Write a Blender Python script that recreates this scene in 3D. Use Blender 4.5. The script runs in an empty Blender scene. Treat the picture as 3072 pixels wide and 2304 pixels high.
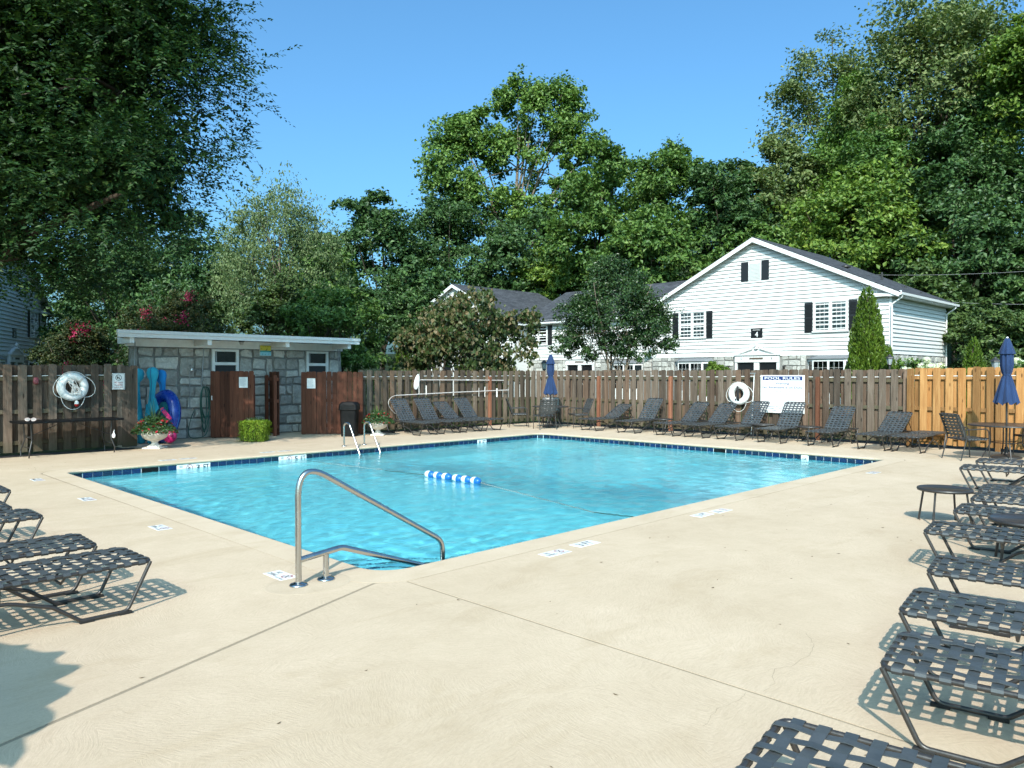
import bpy, bmesh, math, random
import numpy as np
from mathutils import Vector, Matrix

R = math.radians
PI = math.pi
rnd = random.Random(7)
S = bpy.context.scene
COL = S.collection

# ---------------------------------------------------------------- camera
# world axes run along the pool: X away to the right, Y away to the left
cam_d = bpy.data.cameras.new('camera')
cam = bpy.data.objects.new('camera', cam_d)
COL.objects.link(cam)
cam.location = (0, 0, 1.70)
cam.rotation_euler = (R(90 - 0.787), 0, R(-45))
cam_d.sensor_width = 36
cam_d.lens = 26.46
cam_d.clip_start = 0.05
cam_d.clip_end = 2000
S.camera = cam

# ---------------------------------------------------------------- sky and sun
SUN_EL = R(40.0)
SUN_AZ = math.atan2(-0.657, -1.0)          # direction from the scene towards the sun
world = bpy.data.worlds.new('World')
S.world = world
world.use_nodes = True
wn = world.node_tree.nodes
sky = wn.new('ShaderNodeTexSky')
sky.sky_type = 'NISHITA'
sky.sun_disc = False
sky.sun_elevation = SUN_EL
sky.sun_rotation = PI / 2 - SUN_AZ
sky.altitude = 200
sky.air_density = 1.0
sky.dust_density = 5.0
sky.ozone_density = 4.0
grade = wn.new('ShaderNodeMix')
grade.data_type = 'RGBA'; grade.blend_type = 'MULTIPLY'
grade.inputs[0].default_value = 1.0
grade.inputs[7].default_value = (.61, 1.03, 1.14, 1)      # the phone's clear blue rendering of the sky
world.node_tree.links.new(sky.outputs[0], grade.inputs[6])
world.node_tree.links.new(grade.outputs[2], wn['Background'].inputs[0])
wn['Background'].inputs[1].default_value = 0.149
sun_d = bpy.data.lights.new('sun', 'SUN')
sun_d.energy = 3.6
sun_d.angle = R(0.53)
sun_d.color = (1.0, 0.93, 0.845)
sun = bpy.data.objects.new('sun', sun_d)
COL.objects.link(sun)
sun.location = (-20, -13, 30)
to_sun = Vector((math.cos(SUN_AZ) * math.cos(SUN_EL), math.sin(SUN_AZ) * math.cos(SUN_EL), math.sin(SUN_EL)))
sun.rotation_euler = to_sun.to_track_quat('Z', 'Y').to_euler()
S.view_settings.view_transform = 'Standard'
S.view_settings.look = 'None'
S.view_settings.exposure = 0.72
S.view_settings.gamma = 1.0
S.view_settings.use_curve_mapping = False
S.cycles.max_bounces = 8
S.cycles.transparent_max_bounces = 16
S.cycles.use_denoising = True
S.cycles.caustics_reflective = False
S.cycles.caustics_refractive = True
S.cycles.sample_clamp_indirect = 6.0

# ---------------------------------------------------------------- object helpers
def link(o, parent=None):
    COL.objects.link(o)
    if parent is not None:
        o.parent = parent
    return o

def tag(o, label=None, cat=None, group=None, kind=None):
    if label: o['label'] = label
    if cat: o['category'] = cat
    if group: o['group'] = group
    if kind: o['kind'] = kind
    return o

def thing(name, label, cat, loc=(0, 0, 0), rz=0.0, group=None):
    o = bpy.data.objects.new(name, None)
    o.empty_display_size = 0.1
    o.location = loc
    o.rotation_euler = (0, 0, rz)
    link(o)
    return tag(o, label, cat, group)

def copy_tree(o, parent=None):
    c = o.copy()
    COL.objects.link(c)
    c.parent = parent
    for ch in o.children:
        copy_tree(ch, c)
    return c

def inst(name, mesh, parent=None, loc=(0, 0, 0), rot=(0, 0, 0), sc=(1, 1, 1)):
    o = bpy.data.objects.new(name, mesh)
    o.location = loc
    o.rotation_euler = rot
    o.scale = sc
    return link(o, parent)

class MB:
    """collects shapes, then becomes one mesh"""
    def __init__(s):
        s.v = []; s.f = []; s.sm = []
    def add(s, vs, fs, smooth=False):
        n = len(s.v)
        s.v += [tuple(v) for v in vs]
        s.f += [tuple(i + n for i in f) for f in fs]
        s.sm += [smooth] * len(fs)
        return s
    def box(s, x0, x1, y0, y1, z0, z1, bev=0.0):
        if bev <= 0:
            return s.add([(x0,y0,z0),(x1,y0,z0),(x1,y1,z0),(x0,y1,z0),(x0,y0,z1),(x1,y0,z1),(x1,y1,z1),(x0,y1,z1)],
                  [(3,2,1,0),(4,5,6,7),(0,1,5,4),(1,2,6,5),(2,3,7,6),(3,0,4,7)])
        bm = bmesh.new()
        bmesh.ops.create_cube(bm, size=1)
        for v in bm.verts:
            v.co = ((x0+x1)/2 + v.co.x*(x1-x0), (y0+y1)/2 + v.co.y*(y1-y0), (z0+z1)/2 + v.co.z*(z1-z0))
        bmesh.ops.bevel(bm, geom=bm.edges[:], offset=bev, segments=1, affect='EDGES')
        bm.verts.index_update()
        s.add([v.co[:] for v in bm.verts], [[v.index for v in f.verts] for f in bm.faces])
        bm.free()
        return s
    def prism(s, pts, off):
        """polygon pts (list of 3d), extruded by vector off"""
        n = len(pts); o = Vector(off)
        vs = [Vector(p) for p in pts] + [Vector(p) + o for p in pts]
        fs = [tuple(range(n))[::-1], tuple(range(n, 2*n))] + [(i, (i+1) % n, n+(i+1) % n, n+i) for i in range(n)]
        return s.add(vs, fs)
    def tube(s, path, r, n=8, closed=False, caps=True):
        P = [Vector(p) for p in path]
        k = len(P)
        rr = r if isinstance(r, (list, tuple)) else [r] * k
        T = []
        for i in range(k):
            a = P[i-1] if (i > 0 or closed) else P[i]
            b = P[(i+1) % k] if (i < k-1 or closed) else P[i]
            t = (b - a)
            T.append(t.normalized() if t.length > 1e-9 else Vector((0, 0, 1)))
        nrm = T[0].orthogonal().normalized()
        vs = []
        for i in range(k):
            nrm = (nrm - T[i] * nrm.dot(T[i]))
            nrm = nrm.normalized() if nrm.length > 1e-6 else T[i].orthogonal().normalized()
            bi = T[i].cross(nrm)
            for j in range(n):
                a = 2 * PI * j / n
                vs.append(P[i] + (nrm * math.cos(a) + bi * math.sin(a)) * rr[i])
        fs = []
        for i in range(k if closed else k - 1):
            i2 = (i + 1) % k
            for j in range(n):
                j2 = (j + 1) % n
                fs.append((i*n+j, i*n+j2, i2*n+j2, i2*n+j))
        s.add(vs, fs, True)
        if caps and not closed:
            s.add(vs[:n], [tuple(range(n))[::-1]])
            s.add(vs[-n:], [tuple(range(n))])
        return s
    def lathe(s, prof, n=24, c=(0, 0, 0), smooth=True, sx=1, sy=1):
        vs = []; fs = []
        m = len(prof)
        for (r, z) in prof:
            for j in range(n):
                a = 2 * PI * j / n
                vs.append((c[0] + r * math.cos(a) * sx, c[1] + r * math.sin(a) * sy, c[2] + z))
        for i in range(m - 1):
            for j in range(n):
                j2 = (j + 1) % n
                fs.append((i*n+j, i*n+j2, (i+1)*n+j2, (i+1)*n+j))
        s.add(vs, fs, smooth)
        if prof[0][0] > 1e-4: s.add(vs[:n], [tuple(range(n))[::-1]])
        if prof[-1][0] > 1e-4: s.add(vs[-n:], [tuple(range(n))])
        return s
    def mesh(s, name, mat):
        me = bpy.data.meshes.new(name)
        me.from_pydata(s.v, [], s.f)
        me.polygons.foreach_set('use_smooth', s.sm)
        if mat: me.materials.append(mat)
        me.update()
        return me
    def build(s, name, mat, parent=None, loc=(0, 0, 0), rot=(0, 0, 0)):
        return inst(name, s.mesh(name, mat), parent, loc, rot)

def np_mesh(name, verts, faces, mat, smooth=False):
    """fast mesh from numpy: faces (n,4) or (n,3)"""
    me = bpy.data.meshes.new(name)
    k = faces.shape[1]
    me.vertices.add(len(verts)); me.vertices.foreach_set('co', np.ascontiguousarray(verts, dtype=np.float32).ravel())
    me.loops.add(faces.size); me.loops.foreach_set('vertex_index', np.ascontiguousarray(faces, dtype=np.int32).ravel())
    me.polygons.add(len(faces)); me.polygons.foreach_set('loop_start', np.arange(0, faces.size, k, dtype=np.int32))
    me.polygons.foreach_set('use_smooth', np.full(len(faces), smooth))
    me.update(calc_edges=True)
    if mat: me.materials.append(mat)
    return me

def arc(cx, cy, r, a0, a1, n):
    return [(cx + r * math.cos(R(a0 + (a1 - a0) * i / n)), cy + r * math.sin(R(a0 + (a1 - a0) * i / n))) for i in range(n + 1)]

def smooth_path(pts, it=2):
    """corner cutting of an open 3d path"""
    P = [Vector(p) for p in pts]
    for _ in range(it):
        Q = [P[0]]
        for a, b in zip(P[:-1], P[1:]):
            Q += [a * .75 + b * .25, a * .25 + b * .75]
        Q.append(P[-1])
        P = Q
    return P

def fillet(pts, r, n=5):
    """polyline with its inner corners rounded to radius r"""
    P = [Vector(p) for p in pts]
    out = [P[0]]
    for i in range(1, len(P) - 1):
        a = (P[i-1] - P[i]); b = (P[i+1] - P[i])
        rr = r[i-1] if isinstance(r, (list, tuple)) else r
        an = a.angle(b, 3.14)
        d = min(rr / max(math.tan(an / 2), .05), a.length * .49, b.length * .49)
        p0 = P[i] + a.normalized() * d; p1 = P[i] + b.normalized() * d
        for k in range(n + 1):
            t = k / n
            out.append(p0 * (1-t)**2 + P[i] * 2*t*(1-t) + p1 * t*t)
    out.append(P[-1])
    return out

# ---------------------------------------------------------------- material helpers
class NT:
    def __init__(s, name):
        s.m = bpy.data.materials.new(name)
        s.m.use_nodes = True
        s.t = s.m.node_tree
        s.b = s.t.nodes['Principled BSDF']
        s.out = s.t.nodes['Material Output']
        s._c = None
    def n(s, typ, **kw):
        nd = s.t.nodes.new('ShaderNode' + typ)
        for k, v in kw.items():
            if k.startswith('i_'):
                nd.inputs[k[2:].replace('_', ' ')].default_value = v
            else:
                setattr(nd, k, v)
        return nd
    def l(s, a, b):
        s.t.links.new(a, b)
    def co(s, which='Object'):
        if s._c is None: s._c = s.n('TexCoord')
        return s._c.outputs[which]
    def mapped(s, scale=(1, 1, 1), rot=(0, 0, 0), src=None, rand=False):
        mp = s.n('Mapping')
        mp.inputs['Scale'].default_value = scale
        mp.inputs['Rotation'].default_value = rot
        s.l(src or s.co(), mp.inputs['Vector'])
        if rand:
            oi = s.n('ObjectInfo')
            mu = s.n('Math', operation='MULTIPLY'); s.l(oi.outputs['Random'], mu.inputs[0]); mu.inputs[1].default_value = 37.0
            s.l(mu.outputs[0], mp.inputs['Location'])
        return mp.outputs[0]
    def noise(s, vec, scale=5., detail=4., rough=.55, dist=0.):
        nd = s.n('TexNoise')
        nd.inputs['Scale'].default_value = scale
        nd.inputs['Detail'].default_value = detail
        nd.inputs['Roughness'].default_value = rough
        nd.inputs['Distortion'].default_value = dist
        if vec is not None: s.l(vec, nd.inputs['Vector'])
        return nd.outputs['Fac']
    def ramp(s, fac, stops):
        nd = s.n('ValToRGB')
        el = nd.color_ramp.elements
        while len(el) < len(stops): el.new(.5)
        for e, (p, c) in zip(el, stops):
            e.position = p
            e.color = (c[0], c[1], c[2], 1) if isinstance(c, (tuple, list)) else (c, c, c, 1)
        s.l(fac, nd.inputs[0])
        return nd.outputs[0]
    def mix(s, fac, a, b, mode='MIX'):
        nd = s.n('Mix', data_type='RGBA', blend_type=mode)
        for sock, val in ((nd.inputs[0], fac), (nd.inputs[6], a), (nd.inputs[7], b)):
            if hasattr(val, 'links') or isinstance(val, bpy.types.NodeSocket): s.l(val, sock)
            elif isinstance(val, (int, float)): sock.default_value = val if sock == nd.inputs[0] else (val, val, val, 1)
            else: sock.default_value = (val[0], val[1], val[2], 1)
        return nd.outputs[2]
    def math(s, op, a, b=0.0):
        nd = s.n('Math', operation=op)
        for sock, val in ((nd.inputs[0], a), (nd.inputs[1], b)):
            if isinstance(val, bpy.types.NodeSocket): s.l(val, sock)
            else: sock.default_value = val
        return nd.outputs[0]
    def bump(s, h, dist=.01, strength=1., nrm=None):
        nd = s.n('Bump')
        nd.inputs['Strength'].default_value = strength
        nd.inputs['Distance'].default_value = dist
        s.l(h, nd.inputs['Height'])
        if nrm is not None: s.l(nrm, nd.inputs['Normal'])
        return nd.outputs[0]
    def rand(s):
        return s.n('ObjectInfo').outputs['Random']
    def base(s, c=None, rough=None, metal=None, spec=None, normal=None):
        for k, v in (('Base Color', c), ('Roughness', rough), ('Metallic', metal), ('Specular IOR Level', spec), ('Normal', normal)):
            if v is None: continue
            if isinstance(v, bpy.types.NodeSocket): s.l(v, s.b.inputs[k])
            elif isinstance(v, (tuple, list)): s.b.inputs[k].default_value = (v[0], v[1], v[2], 1)
            else: s.b.inputs[k].default_value = v
        return s.m

def plain(name, c, rough=.5, metal=0., spec=.5, var=.12, scale=14., bump=0.):
    """a paint or plastic with slight unevenness and dirt"""
    t = NT(name)
    f = t.noise(t.mapped(rand=True), scale, 5, .6)
    lo = tuple(x * (1 - var) for x in c); hi = tuple(min(1, x * (1 + var)) for x in c)
    col = t.ramp(f, [(.3, lo), (.7, hi)])
    rg = t.ramp(f, [(.3, max(0, rough - .06)), (.7, min(1, rough + .08))])
    t.base(col, rg, metal, spec)
    if bump: t.base(normal=t.bump(f, bump))
    return t.m
# ---------------------------------------------------------------- materials
def m_concrete(name, lo, hi, swirl=True, joint_dirt=None):
    t = NT(name)
    co = t.co()
    big = t.noise(co, .55, 5, .6)
    mid = t.noise(co, 3.2, 6, .65)
    fine = t.noise(co, 55., 4, .7)
    spk = t.noise(co, 260., 2, .6)
    c = t.ramp(t.math('ADD', t.math('MULTIPLY', big, .6), t.math('MULTIPLY', mid, .4)), [(.32, lo), (.68, hi)])
    c = t.mix(t.ramp(fine, [(.35, .22), (.6, 0.)]), c, tuple(x * .72 for x in lo))
    c = t.mix(t.ramp(spk, [(.28, .5), (.4, 0.)]), c, tuple(x * .6 for x in lo))
    st = t.noise(t.mapped((1, 2.2, 1), (0, 0, .6)), .9, 7, .7, .6)
    c = t.mix(t.ramp(st, [(.52, 0.), (.72, .42)]), c, tuple(a * b for a, b in zip(lo, (.80, .76, .66))))
    c = t.mix(1., c, t.ramp(t.rand(), [(0., .955), (1., 1.03)]), 'MULTIPLY')
    h = fine
    if swirl:
        vo = t.n('TexVoronoi', feature='F1')
        vo.inputs['Scale'].default_value = 1.9
        t.l(t.mix(.12, co, t.n('TexNoise').outputs['Color']), vo.inputs['Vector'])
        rel = t.n('VectorMath', operation='SUBTRACT'); t.l(co, rel.inputs[0]); t.l(vo.outputs['Position'], rel.inputs[1])
        ro = t.n('VectorRotate', rotation_type='Z_AXIS'); t.l(rel.outputs[0], ro.inputs['Vector'])
        sp = t.n('SeparateColor'); t.l(vo.outputs['Color'], sp.inputs[0])
        t.l(t.math('MULTIPLY', sp.outputs[0], 6.28), ro.inputs['Angle'])
        wob = t.n('VectorMath', operation='ADD'); t.l(ro.outputs[0], wob.inputs[0])
        nn = t.n('TexNoise'); nn.inputs['Scale'].default_value = 2.4; t.l(co, nn.inputs['Vector'])
        sc = t.n('VectorMath', operation='SCALE'); t.l(nn.outputs['Color'], sc.inputs[0]); sc.inputs['Scale'].default_value = .22
        t.l(sc.outputs[0], wob.inputs[1])
        br = t.noise(t.mapped((11, 95, 1), src=wob.outputs[0]), 1., 4, .62)
        c = t.mix(t.ramp(br, [(.36, .26), (.55, 0.)]), c, tuple(x * .74 for x in lo))
        h = t.math('ADD', t.math('MULTIPLY', br, 1.4), t.math('MULTIPLY', fine, .8))
    t.base(c, .88, 0, .25, t.bump(h, .003, .6))
    return t.m

M_DECK = m_concrete('deck concrete', (.468, .362, .250), (.588, .466, .340))
M_COPING = m_concrete('coping concrete', (.466, .363, .254), (.578, .464, .342), False)
M_FILLER = m_concrete('joint filler', (.23, .185, .13), (.33, .27, .19), False)

def m_plaster():
    t = NT('pool plaster')
    f = t.noise(t.co(), 1.3, 6, .6)
    t.base(t.ramp(f, [(.3, (.60, .86, .90)), (.7, (.72, .92, .94))]), .7, 0, .2)
    return t.m
M_PLASTER = m_plaster()

def m_tile(name, a, b):
    t = NT(name)
    r = t.rand()
    c = t.ramp(r, [(0., a), (1., b)])
    f = t.noise(t.mapped(rand=True), 22, 3)
    c = t.mix(t.ramp(f, [(.4, 0.), (.75, .35)]), c, tuple(x * 2.2 for x in a))
    t.base(c, .16, 0, .5)
    return t.m
M_TILE = m_tile('navy glazed tile', (.006, .018, .034), (.005, .021, .090))
M_WTILE = plain('white glazed tile', (.80, .81, .80), .2, var=.04)
M_GROUT = plain('pale grout', (.62, .65, .64), .8, var=.1)
M_BLACK = plain('black print', (.012, .012, .013), .5, var=.1)
M_RED = plain('red print', (.30, .02, .03), .5)
M_NAVYP = plain('navy print', (.012, .035, .15), .4, var=.05)
M_GREYP = plain('faded grey print', (.33, .36, .40), .5)

def m_water():
    t = NT('pool water')
    co = t.co()
    n1 = t.noise(t.mapped((1, 1.35, 1), (0, 0, .5)), 9., 3, .5, .4)
    n2 = t.noise(t.mapped((1.2, 1, 1), (0, 0, -.4)), 26., 2, .5)
    h = t.math('ADD', n1, t.math('MULTIPLY', n2, .35))
    g = t.b
    g.inputs['Base Color'].default_value = (.25, .82, .925, 1)
    g.inputs['Roughness'].default_value = 0.0
    g.inputs['IOR'].default_value = 1.29
    g.inputs['Transmission Weight'].default_value = 1.0
    t.l(t.bump(h, .010, .6), g.inputs['Normal'])
    return t.m
M_WATER = m_water()

def m_wood(name, stops, grain=.5, red=None, rough=.85, dirt=None):
    t = NT(name)
    v = t.mapped((26, 26, 1.6), rand=True)
    g = t.noise(v, 1., 6, .65, .6)
    w = t.noise(t.mapped((9, 9, .8), rand=True), 1., 3, .5, 1.5)
    c = t.ramp(t.math('ADD', t.math('MULTIPLY', g, .65), t.math('MULTIPLY', w, .35)), stops)
    rv = t.rand()
    c = t.mix(1., c, t.ramp(rv, [(0., .58), (.5, 1.), (1., 1.32)]), 'MULTIPLY')
    if red:
        rf = t.ramp(t.math('FRACT', t.math('MULTIPLY', rv, 7.31)), [(.45, 0.), (.95, .7)])
        c = t.mix(rf, c, t.mix(1., c, red, 'MULTIPLY'))
    kn = t.n('TexVoronoi', feature='F1'); kn.inputs['Scale'].default_value = 1.
    t.l(t.mapped((7, 7, 2.2), rand=True), kn.inputs['Vector'])
    c = t.mix(t.ramp(kn.outputs['Distance'], [(.08, .75), (.15, 0.)]), c, tuple(x * .30 for x in stops[0][1]))
    if dirt:
        sep = t.n('SeparateXYZ'); t.l(t.co(), sep.inputs[0])
        ns = t.noise(t.mapped(rand=True), 7, 4)
        k = t.math('ADD', sep.outputs[2], t.math('MULTIPLY', ns, .5))
        c = t.mix(t.ramp(k, [(.25, .6), (.55, 0.)]), c, dirt)
    t.base(c, rough, 0, .2, t.bump(t.math('ADD', g, t.math('MULTIPLY', w, .5)), .006, .7))
    return t.m

M_WOOD_GREY = m_wood('weathered grey fence wood', [(.25, (.056, .042, .032)), (.5, (.122, .093, .071)), (.78, (.23, .186, .146))], red=(1.0, .76, .64), dirt=(.075, .075, .04))
M_WOOD_WARM = m_wood('weathered tan fence wood', [(.25, (.064, .047, .034)), (.5, (.132, .100, .073)), (.78, (.235, .188, .14))], red=(1.0, .78, .66), dirt=(.08, .08, .045))
M_WOOD_RED = m_wood('red stained post wood', [(.25, (.12, .048, .026)), (.5, (.22, .09, .052)), (.78, (.32, .16, .10))])
M_WOOD_BROWN = m_wood('red brown stained panel wood', [(.25, (.058, .020, .012)), (.5, (.108, .038, .022)), (.78, (.17, .068, .04))], rough=.7)
M_WOOD_NEW = m_wood('fresh yellow fence wood', [(.22, (.20, .090, .030)), (.5, (.36, .185, .068)), (.8, (.53, .315, .135))], red=(1.0, .86, .72))

def m_stone():
    t = NT('grey field stone')
    f = t.noise(t.mapped(rand=True), 7, 7, .7, .4)
    g = t.noise(t.mapped((30, 30, 9), (0, .5, 0), rand=True), 1., 4, .6)
    c = t.ramp(f, [(.25, (.23, .225, .205)), (.55, (.42, .41, .375)), (.8, (.60, .59, .55))])
    c = t.mix(t.ramp(g, [(.6, 0.), (.75, .35)]), c, (.58, .58, .56))
    c = t.mix(1., c, t.ramp(t.rand(), [(0., .62), (.5, 1.), (1., 1.32)]), 'MULTIPLY')
    t.base(c, .9, 0, .2, t.bump(t.math('ADD', f, t.math('MULTIPLY', g, .4)), .03, .8))
    return t.m
M_STONE = m_stone()
M_MORTAR = plain('mortar', (.20, .197, .185), .95, var=.25, scale=30, bump=.01)  # darkened, so the joints carry the shadow lines between stones

def m_siding():
    t = NT('white painted clapboard')
    f = t.noise(t.mapped((.5, .5, 3), rand=True), 3, 6, .65)
    c = t.ramp(f, [(.25, (.57, .565, .55)), (.6, (.655, .645, .625))])
    c = t.mix(1., c, t.ramp(t.rand(), [(0., .95), (1., 1.03)]), 'MULTIPLY')
    t.base(c, .55, 0, .35)
    return t.m
M_SIDING = m_siding()
M_WHITE = plain('white trim paint', (.68, .68, .665), .5, var=.05)
M_WHITE_OLD = plain('weathered white paint', (.74, .75, .73), .6, var=.10, scale=5)
M_SHUTTER = plain('black shutter paint', (.012, .013, .015), .45)
M_DARKGLASS = plain('dark window glass', (.012, .016, .018), .06, spec=.8)
M_DOOR = plain('black door paint', (.009, .009, .010), .35)
M_BLIND = plain('window blind', (.66, .66, .64), .6, var=.05)

def m_shingle():
    t = NT('charcoal asphalt shingle')
    br = t.n('TexBrick')
    br.inputs['Scale'].default_value = 1.
    br.inputs['Brick Width'].default_value = .33
    br.inputs['Row Height'].default_value = .145
    br.inputs['Mortar Size'].default_value = .006
    br.inputs['Color1'].default_value = (.040, .043, .050, 1)
    br.inputs['Color2'].default_value = (.078, .082, .092, 1)
    br.inputs['Mortar'].default_value = (.014, .014, .016, 1)
    t.l(t.co('UV'), br.inputs['Vector'])
    f = t.noise(t.co(), 90, 3, .7)
    b = t.noise(t.co(), 1.1, 5, .6)
    c = t.mix(1., br.outputs['Color'], t.ramp(f, [(.3, .6), (.7, 1.35)]), 'MULTIPLY')
    c = t.mix(1., c, t.ramp(b, [(.3, .8), (.7, 1.2)]), 'MULTIPLY')
    t.base(c, .9, 0, .2, t.bump(br.outputs['Fac'], .012, -.8))
    return t.m
M_SHINGLE = m_shingle()

def m_metal(name, c, rough, metal=1.0):
    t = NT(name)
    f = t.noise(t.mapped((1, 1, 1), rand=True), 7, 3, .5)
    t.base(t.ramp(f, [(.3, tuple(x * .88 for x in c)), (.7, c)]), t.ramp(f, [(.35, rough * .8), (.75, rough * 1.4)]), metal)
    return t.m
M_STEEL = m_metal('brushed stainless steel', (.55, .54, .52), .24)
M_GALV = m_metal('galvanised conduit', (.36, .37, .37), .5, .6)
M_BRONZE = plain('dark bronze powder coat', (.030, .027, .025), .36, 0., .6, var=.2, scale=60)

def m_strap():
    t = NT('charcoal vinyl strap')
    f = t.noise(t.mapped(rand=True), 6, 5, .65)
    g = t.noise(t.co(), 60, 3)
    c = t.ramp(f, [(.3, (.032, .038, .042)), (.72, (.058, .066, .070))])
    c = t.mix(t.ramp(t.rand(), [(0., 0.), (1., .35)]), c, (.085, .088, .088))
    t.base(c, t.ramp(g, [(.3, .33), (.7, .48)]), 0, .55)
    return t.m
M_STRAP = m_strap()
M_RUBBER = plain('black rubber', (.012, .012, .012), .8)
M_BLACKPL = plain('black plastic', (.004, .004, .0045), .5, spec=.22, var=.15)
M_WHITEPL = plain('white plastic', (.74, .74, .72), .45, var=.07)
M_BUOYB = plain('blue float plastic', (.012, .12, .42), .28, var=.08)
M_ROPE = plain('white rope', (.70, .69, .66), .8, var=.15, scale=80)
M_ROPEG = plain('dark green cord', (.02, .08, .07), .7)
M_ROPEB = plain('black rope', (.012, .012, .014), .8)

def m_fabric(name, c):
    t = NT(name)
    f = t.noise(t.mapped((1, 1, .3), rand=True), 8, 5)
    w = t.noise(t.co(), 320, 2)
    t.base(t.ramp(f, [(.3, tuple(x * .75 for x in c)), (.75, tuple(x * 1.2 for x in c))]), .85, 0, .15, t.bump(w, .001, .5))
    t.b.inputs['Sheen Weight'].default_value = .12
    return t.m
M_CANVAS = m_fabric('navy umbrella canvas', (.018, .040, .105))
M_URN = plain('weathered white cast stone', (.60, .57, .51), .8, var=.22, scale=9, bump=.004)
M_TURQ = m_fabric('turquoise float fabric', (.035, .36, .50))
M_SKYB = m_fabric('sky blue float fabric', (.018, .22, .55))
M_COBALT = plain('cobalt inflatable vinyl', (.006, .035, .26), .26, var=.1)
M_MAGENTA = plain('magenta inflatable vinyl', (.40, .012, .11), .28, var=.1)
M_TEALV = plain('teal vinyl', (.02, .16, .19), .3, var=.1)
M_HOSE = plain('green garden hose', (.012, .075, .055), .4)
M_PAPER = plain('white paper', (.78, .79, .78), .7, var=.02)
M_SOIL = plain('dark bark mulch', (.022, .016, .011), .95, var=.5, scale=40, bump=.03)
M_TAUPE = plain('pale taupe plastic', (.55, .50, .47), .35)

def m_leaf(name, c0, c1, c2, trans=.25, rough=.5, spec=.35):
    """every leaf takes its own tone from a small range"""
    t = NT(name)
    g = t.n('NewGeometry')
    r = g.outputs['Random Per Island']
    c = t.ramp(r, [(0., c0), (.55, c1), (1., c2)])
    big = t.noise(t.mapped(rand=True), .45, 3)
    c = t.mix(1., c, t.ramp(big, [(.3, (.80, .86, .85)), (.7, (1.15, 1.1, 1.0))]), 'MULTIPLY')
    t.base(c, rough, 0, spec)
    tr = t.n('BsdfTranslucent')
    t.l(t.mix(1., c, (1.25, 1.35, .55), 'MULTIPLY'), tr.inputs['Color'])
    mx = t.n('MixShader'); mx.inputs[0].default_value = trans
    t.l(t.b.outputs[0], mx.inputs[1]); t.l(tr.outputs[0], mx.inputs[2])
    t.l(mx.outputs[0], t.out.inputs['Surface'])
    return t.m

def m_bark(name, c):
    t = NT(name)
    f = t.noise(t.mapped((14, 14, 2.5)), 1., 6, .7, .8)
    t.base(t.ramp(f, [(.3, tuple(x * .5 for x in c)), (.7, tuple(x * 1.3 for x in c))]), .95, 0, .1, t.bump(f, .04))
    return t.m
M_BARK = m_bark('brown grey bark', (.085, .068, .052))
M_BARK_PALE = m_bark('pale smooth bark', (.22, .18, .14))
# ---------------------------------------------------------------- ground, deck, pool
PU0, PU1, PV0, PV1 = 3.70, 15.90, 5.28, 14.75      # pool edges
WZ = -0.135                                         # water level
PR = 0.32                                           # corner radius

def rrect(u0, u1, v0, v1, r, n=8):
    return (arc(u0 + r, v0 + r, r, 180, 270, n) + arc(u1 - r, v0 + r, r, 270, 360, n) +
            arc(u1 - r, v1 - r, r, 0, 90, n) + arc(u0 + r, v1 - r, r, 90, 180, n))
pool_in = rrect(PU0, PU1, PV0, PV1, PR)
CW = 0.33
cop_out = rrect(PU0 - CW, PU1 + CW, PV0 - CW, PV1 + CW, PR + .18)

def slab(name, outline, z0, z1, mat, parent=None):
    mb = MB()
    mb.prism([(x, y, z0) for x, y in outline], (0, 0, z1 - z0))
    return mb.build(name, mat, parent)

# earth under and round everything, sunk where the pool is
def ground():
    bm = bmesh.new()
    out = [(-400, -400), (600, -400), (600, 600), (-400, 600)]
    hole = [(PU0 - .15, PV0 - .15), (PU1 + .15, PV0 - .15), (PU1 + .15, PV1 + .15), (PU0 - .15, PV1 + .15)]
    es = []
    for loop in (out, hole):
        vs = [bm.verts.new((x, y, -.07)) for x, y in loop]
        es += [bm.edges.new((vs[i], vs[(i+1) % len(vs)])) for i in range(len(vs))]
    bmesh.ops.triangle_fill(bm, use_beauty=True, edges=es)
    for f in bm.faces:
        if f.normal.z < 0: f.normal_flip()
    me = bpy.data.meshes.new('ground'); bm.to_mesh(me); bm.free()
    t = NT('lawn and earth')
    f = t.noise(t.co(), .8, 6, .7); g = t.noise(t.co(), 30, 5, .7)
    c = t.ramp(f, [(.3, (.035, .030, .018)), (.5, (.040, .062, .018)), (.7, (.055, .085, .022))])
    t.base(t.mix(1., c, t.ramp(g, [(.3, .5), (.7, 1.4)]), 'MULTIPLY'), .95, 0, .1, t.bump(g, .05))
    me.materials.append(t.m)
    o = inst('ground', me)
    tag(o, 'earth and lawn round the pool enclosure', None, None, 'structure')
ground()

deck = thing('deck', None, None)
deck['kind'] = 'structure'
G1 = .007
near = arc(PU0 - CW + PR + .18, PV0 - CW + PR + .18, PR + .18, 180, 270, 8)     # near corner of the coping
near = [(x, y) for x, y in near]
jA = near[4]
dirA = Vector((-.942, -.335)).normalized()
far = 16.0
A1 = (jA[0] + dirA.x * far, jA[1] + dirA.y * far)
nA = Vector((-dirA.y, dirA.x)) * .009          # half width of the tan joint
OUT = -11.0
cl = arc(PU0 - CW + PR + .18, PV1 + CW - PR - .18, PR + .18, 180, 90, 8)
cr = arc(PU1 + CW - PR - .18, PV0 - CW + PR + .18, PR + .18, 270, 360, 8)
cf = arc(PU1 + CW - PR - .18, PV1 + CW - PR - .18, PR + .18, 90, 0, 8)
DV1, DU1 = 20.2, 19.05
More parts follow.
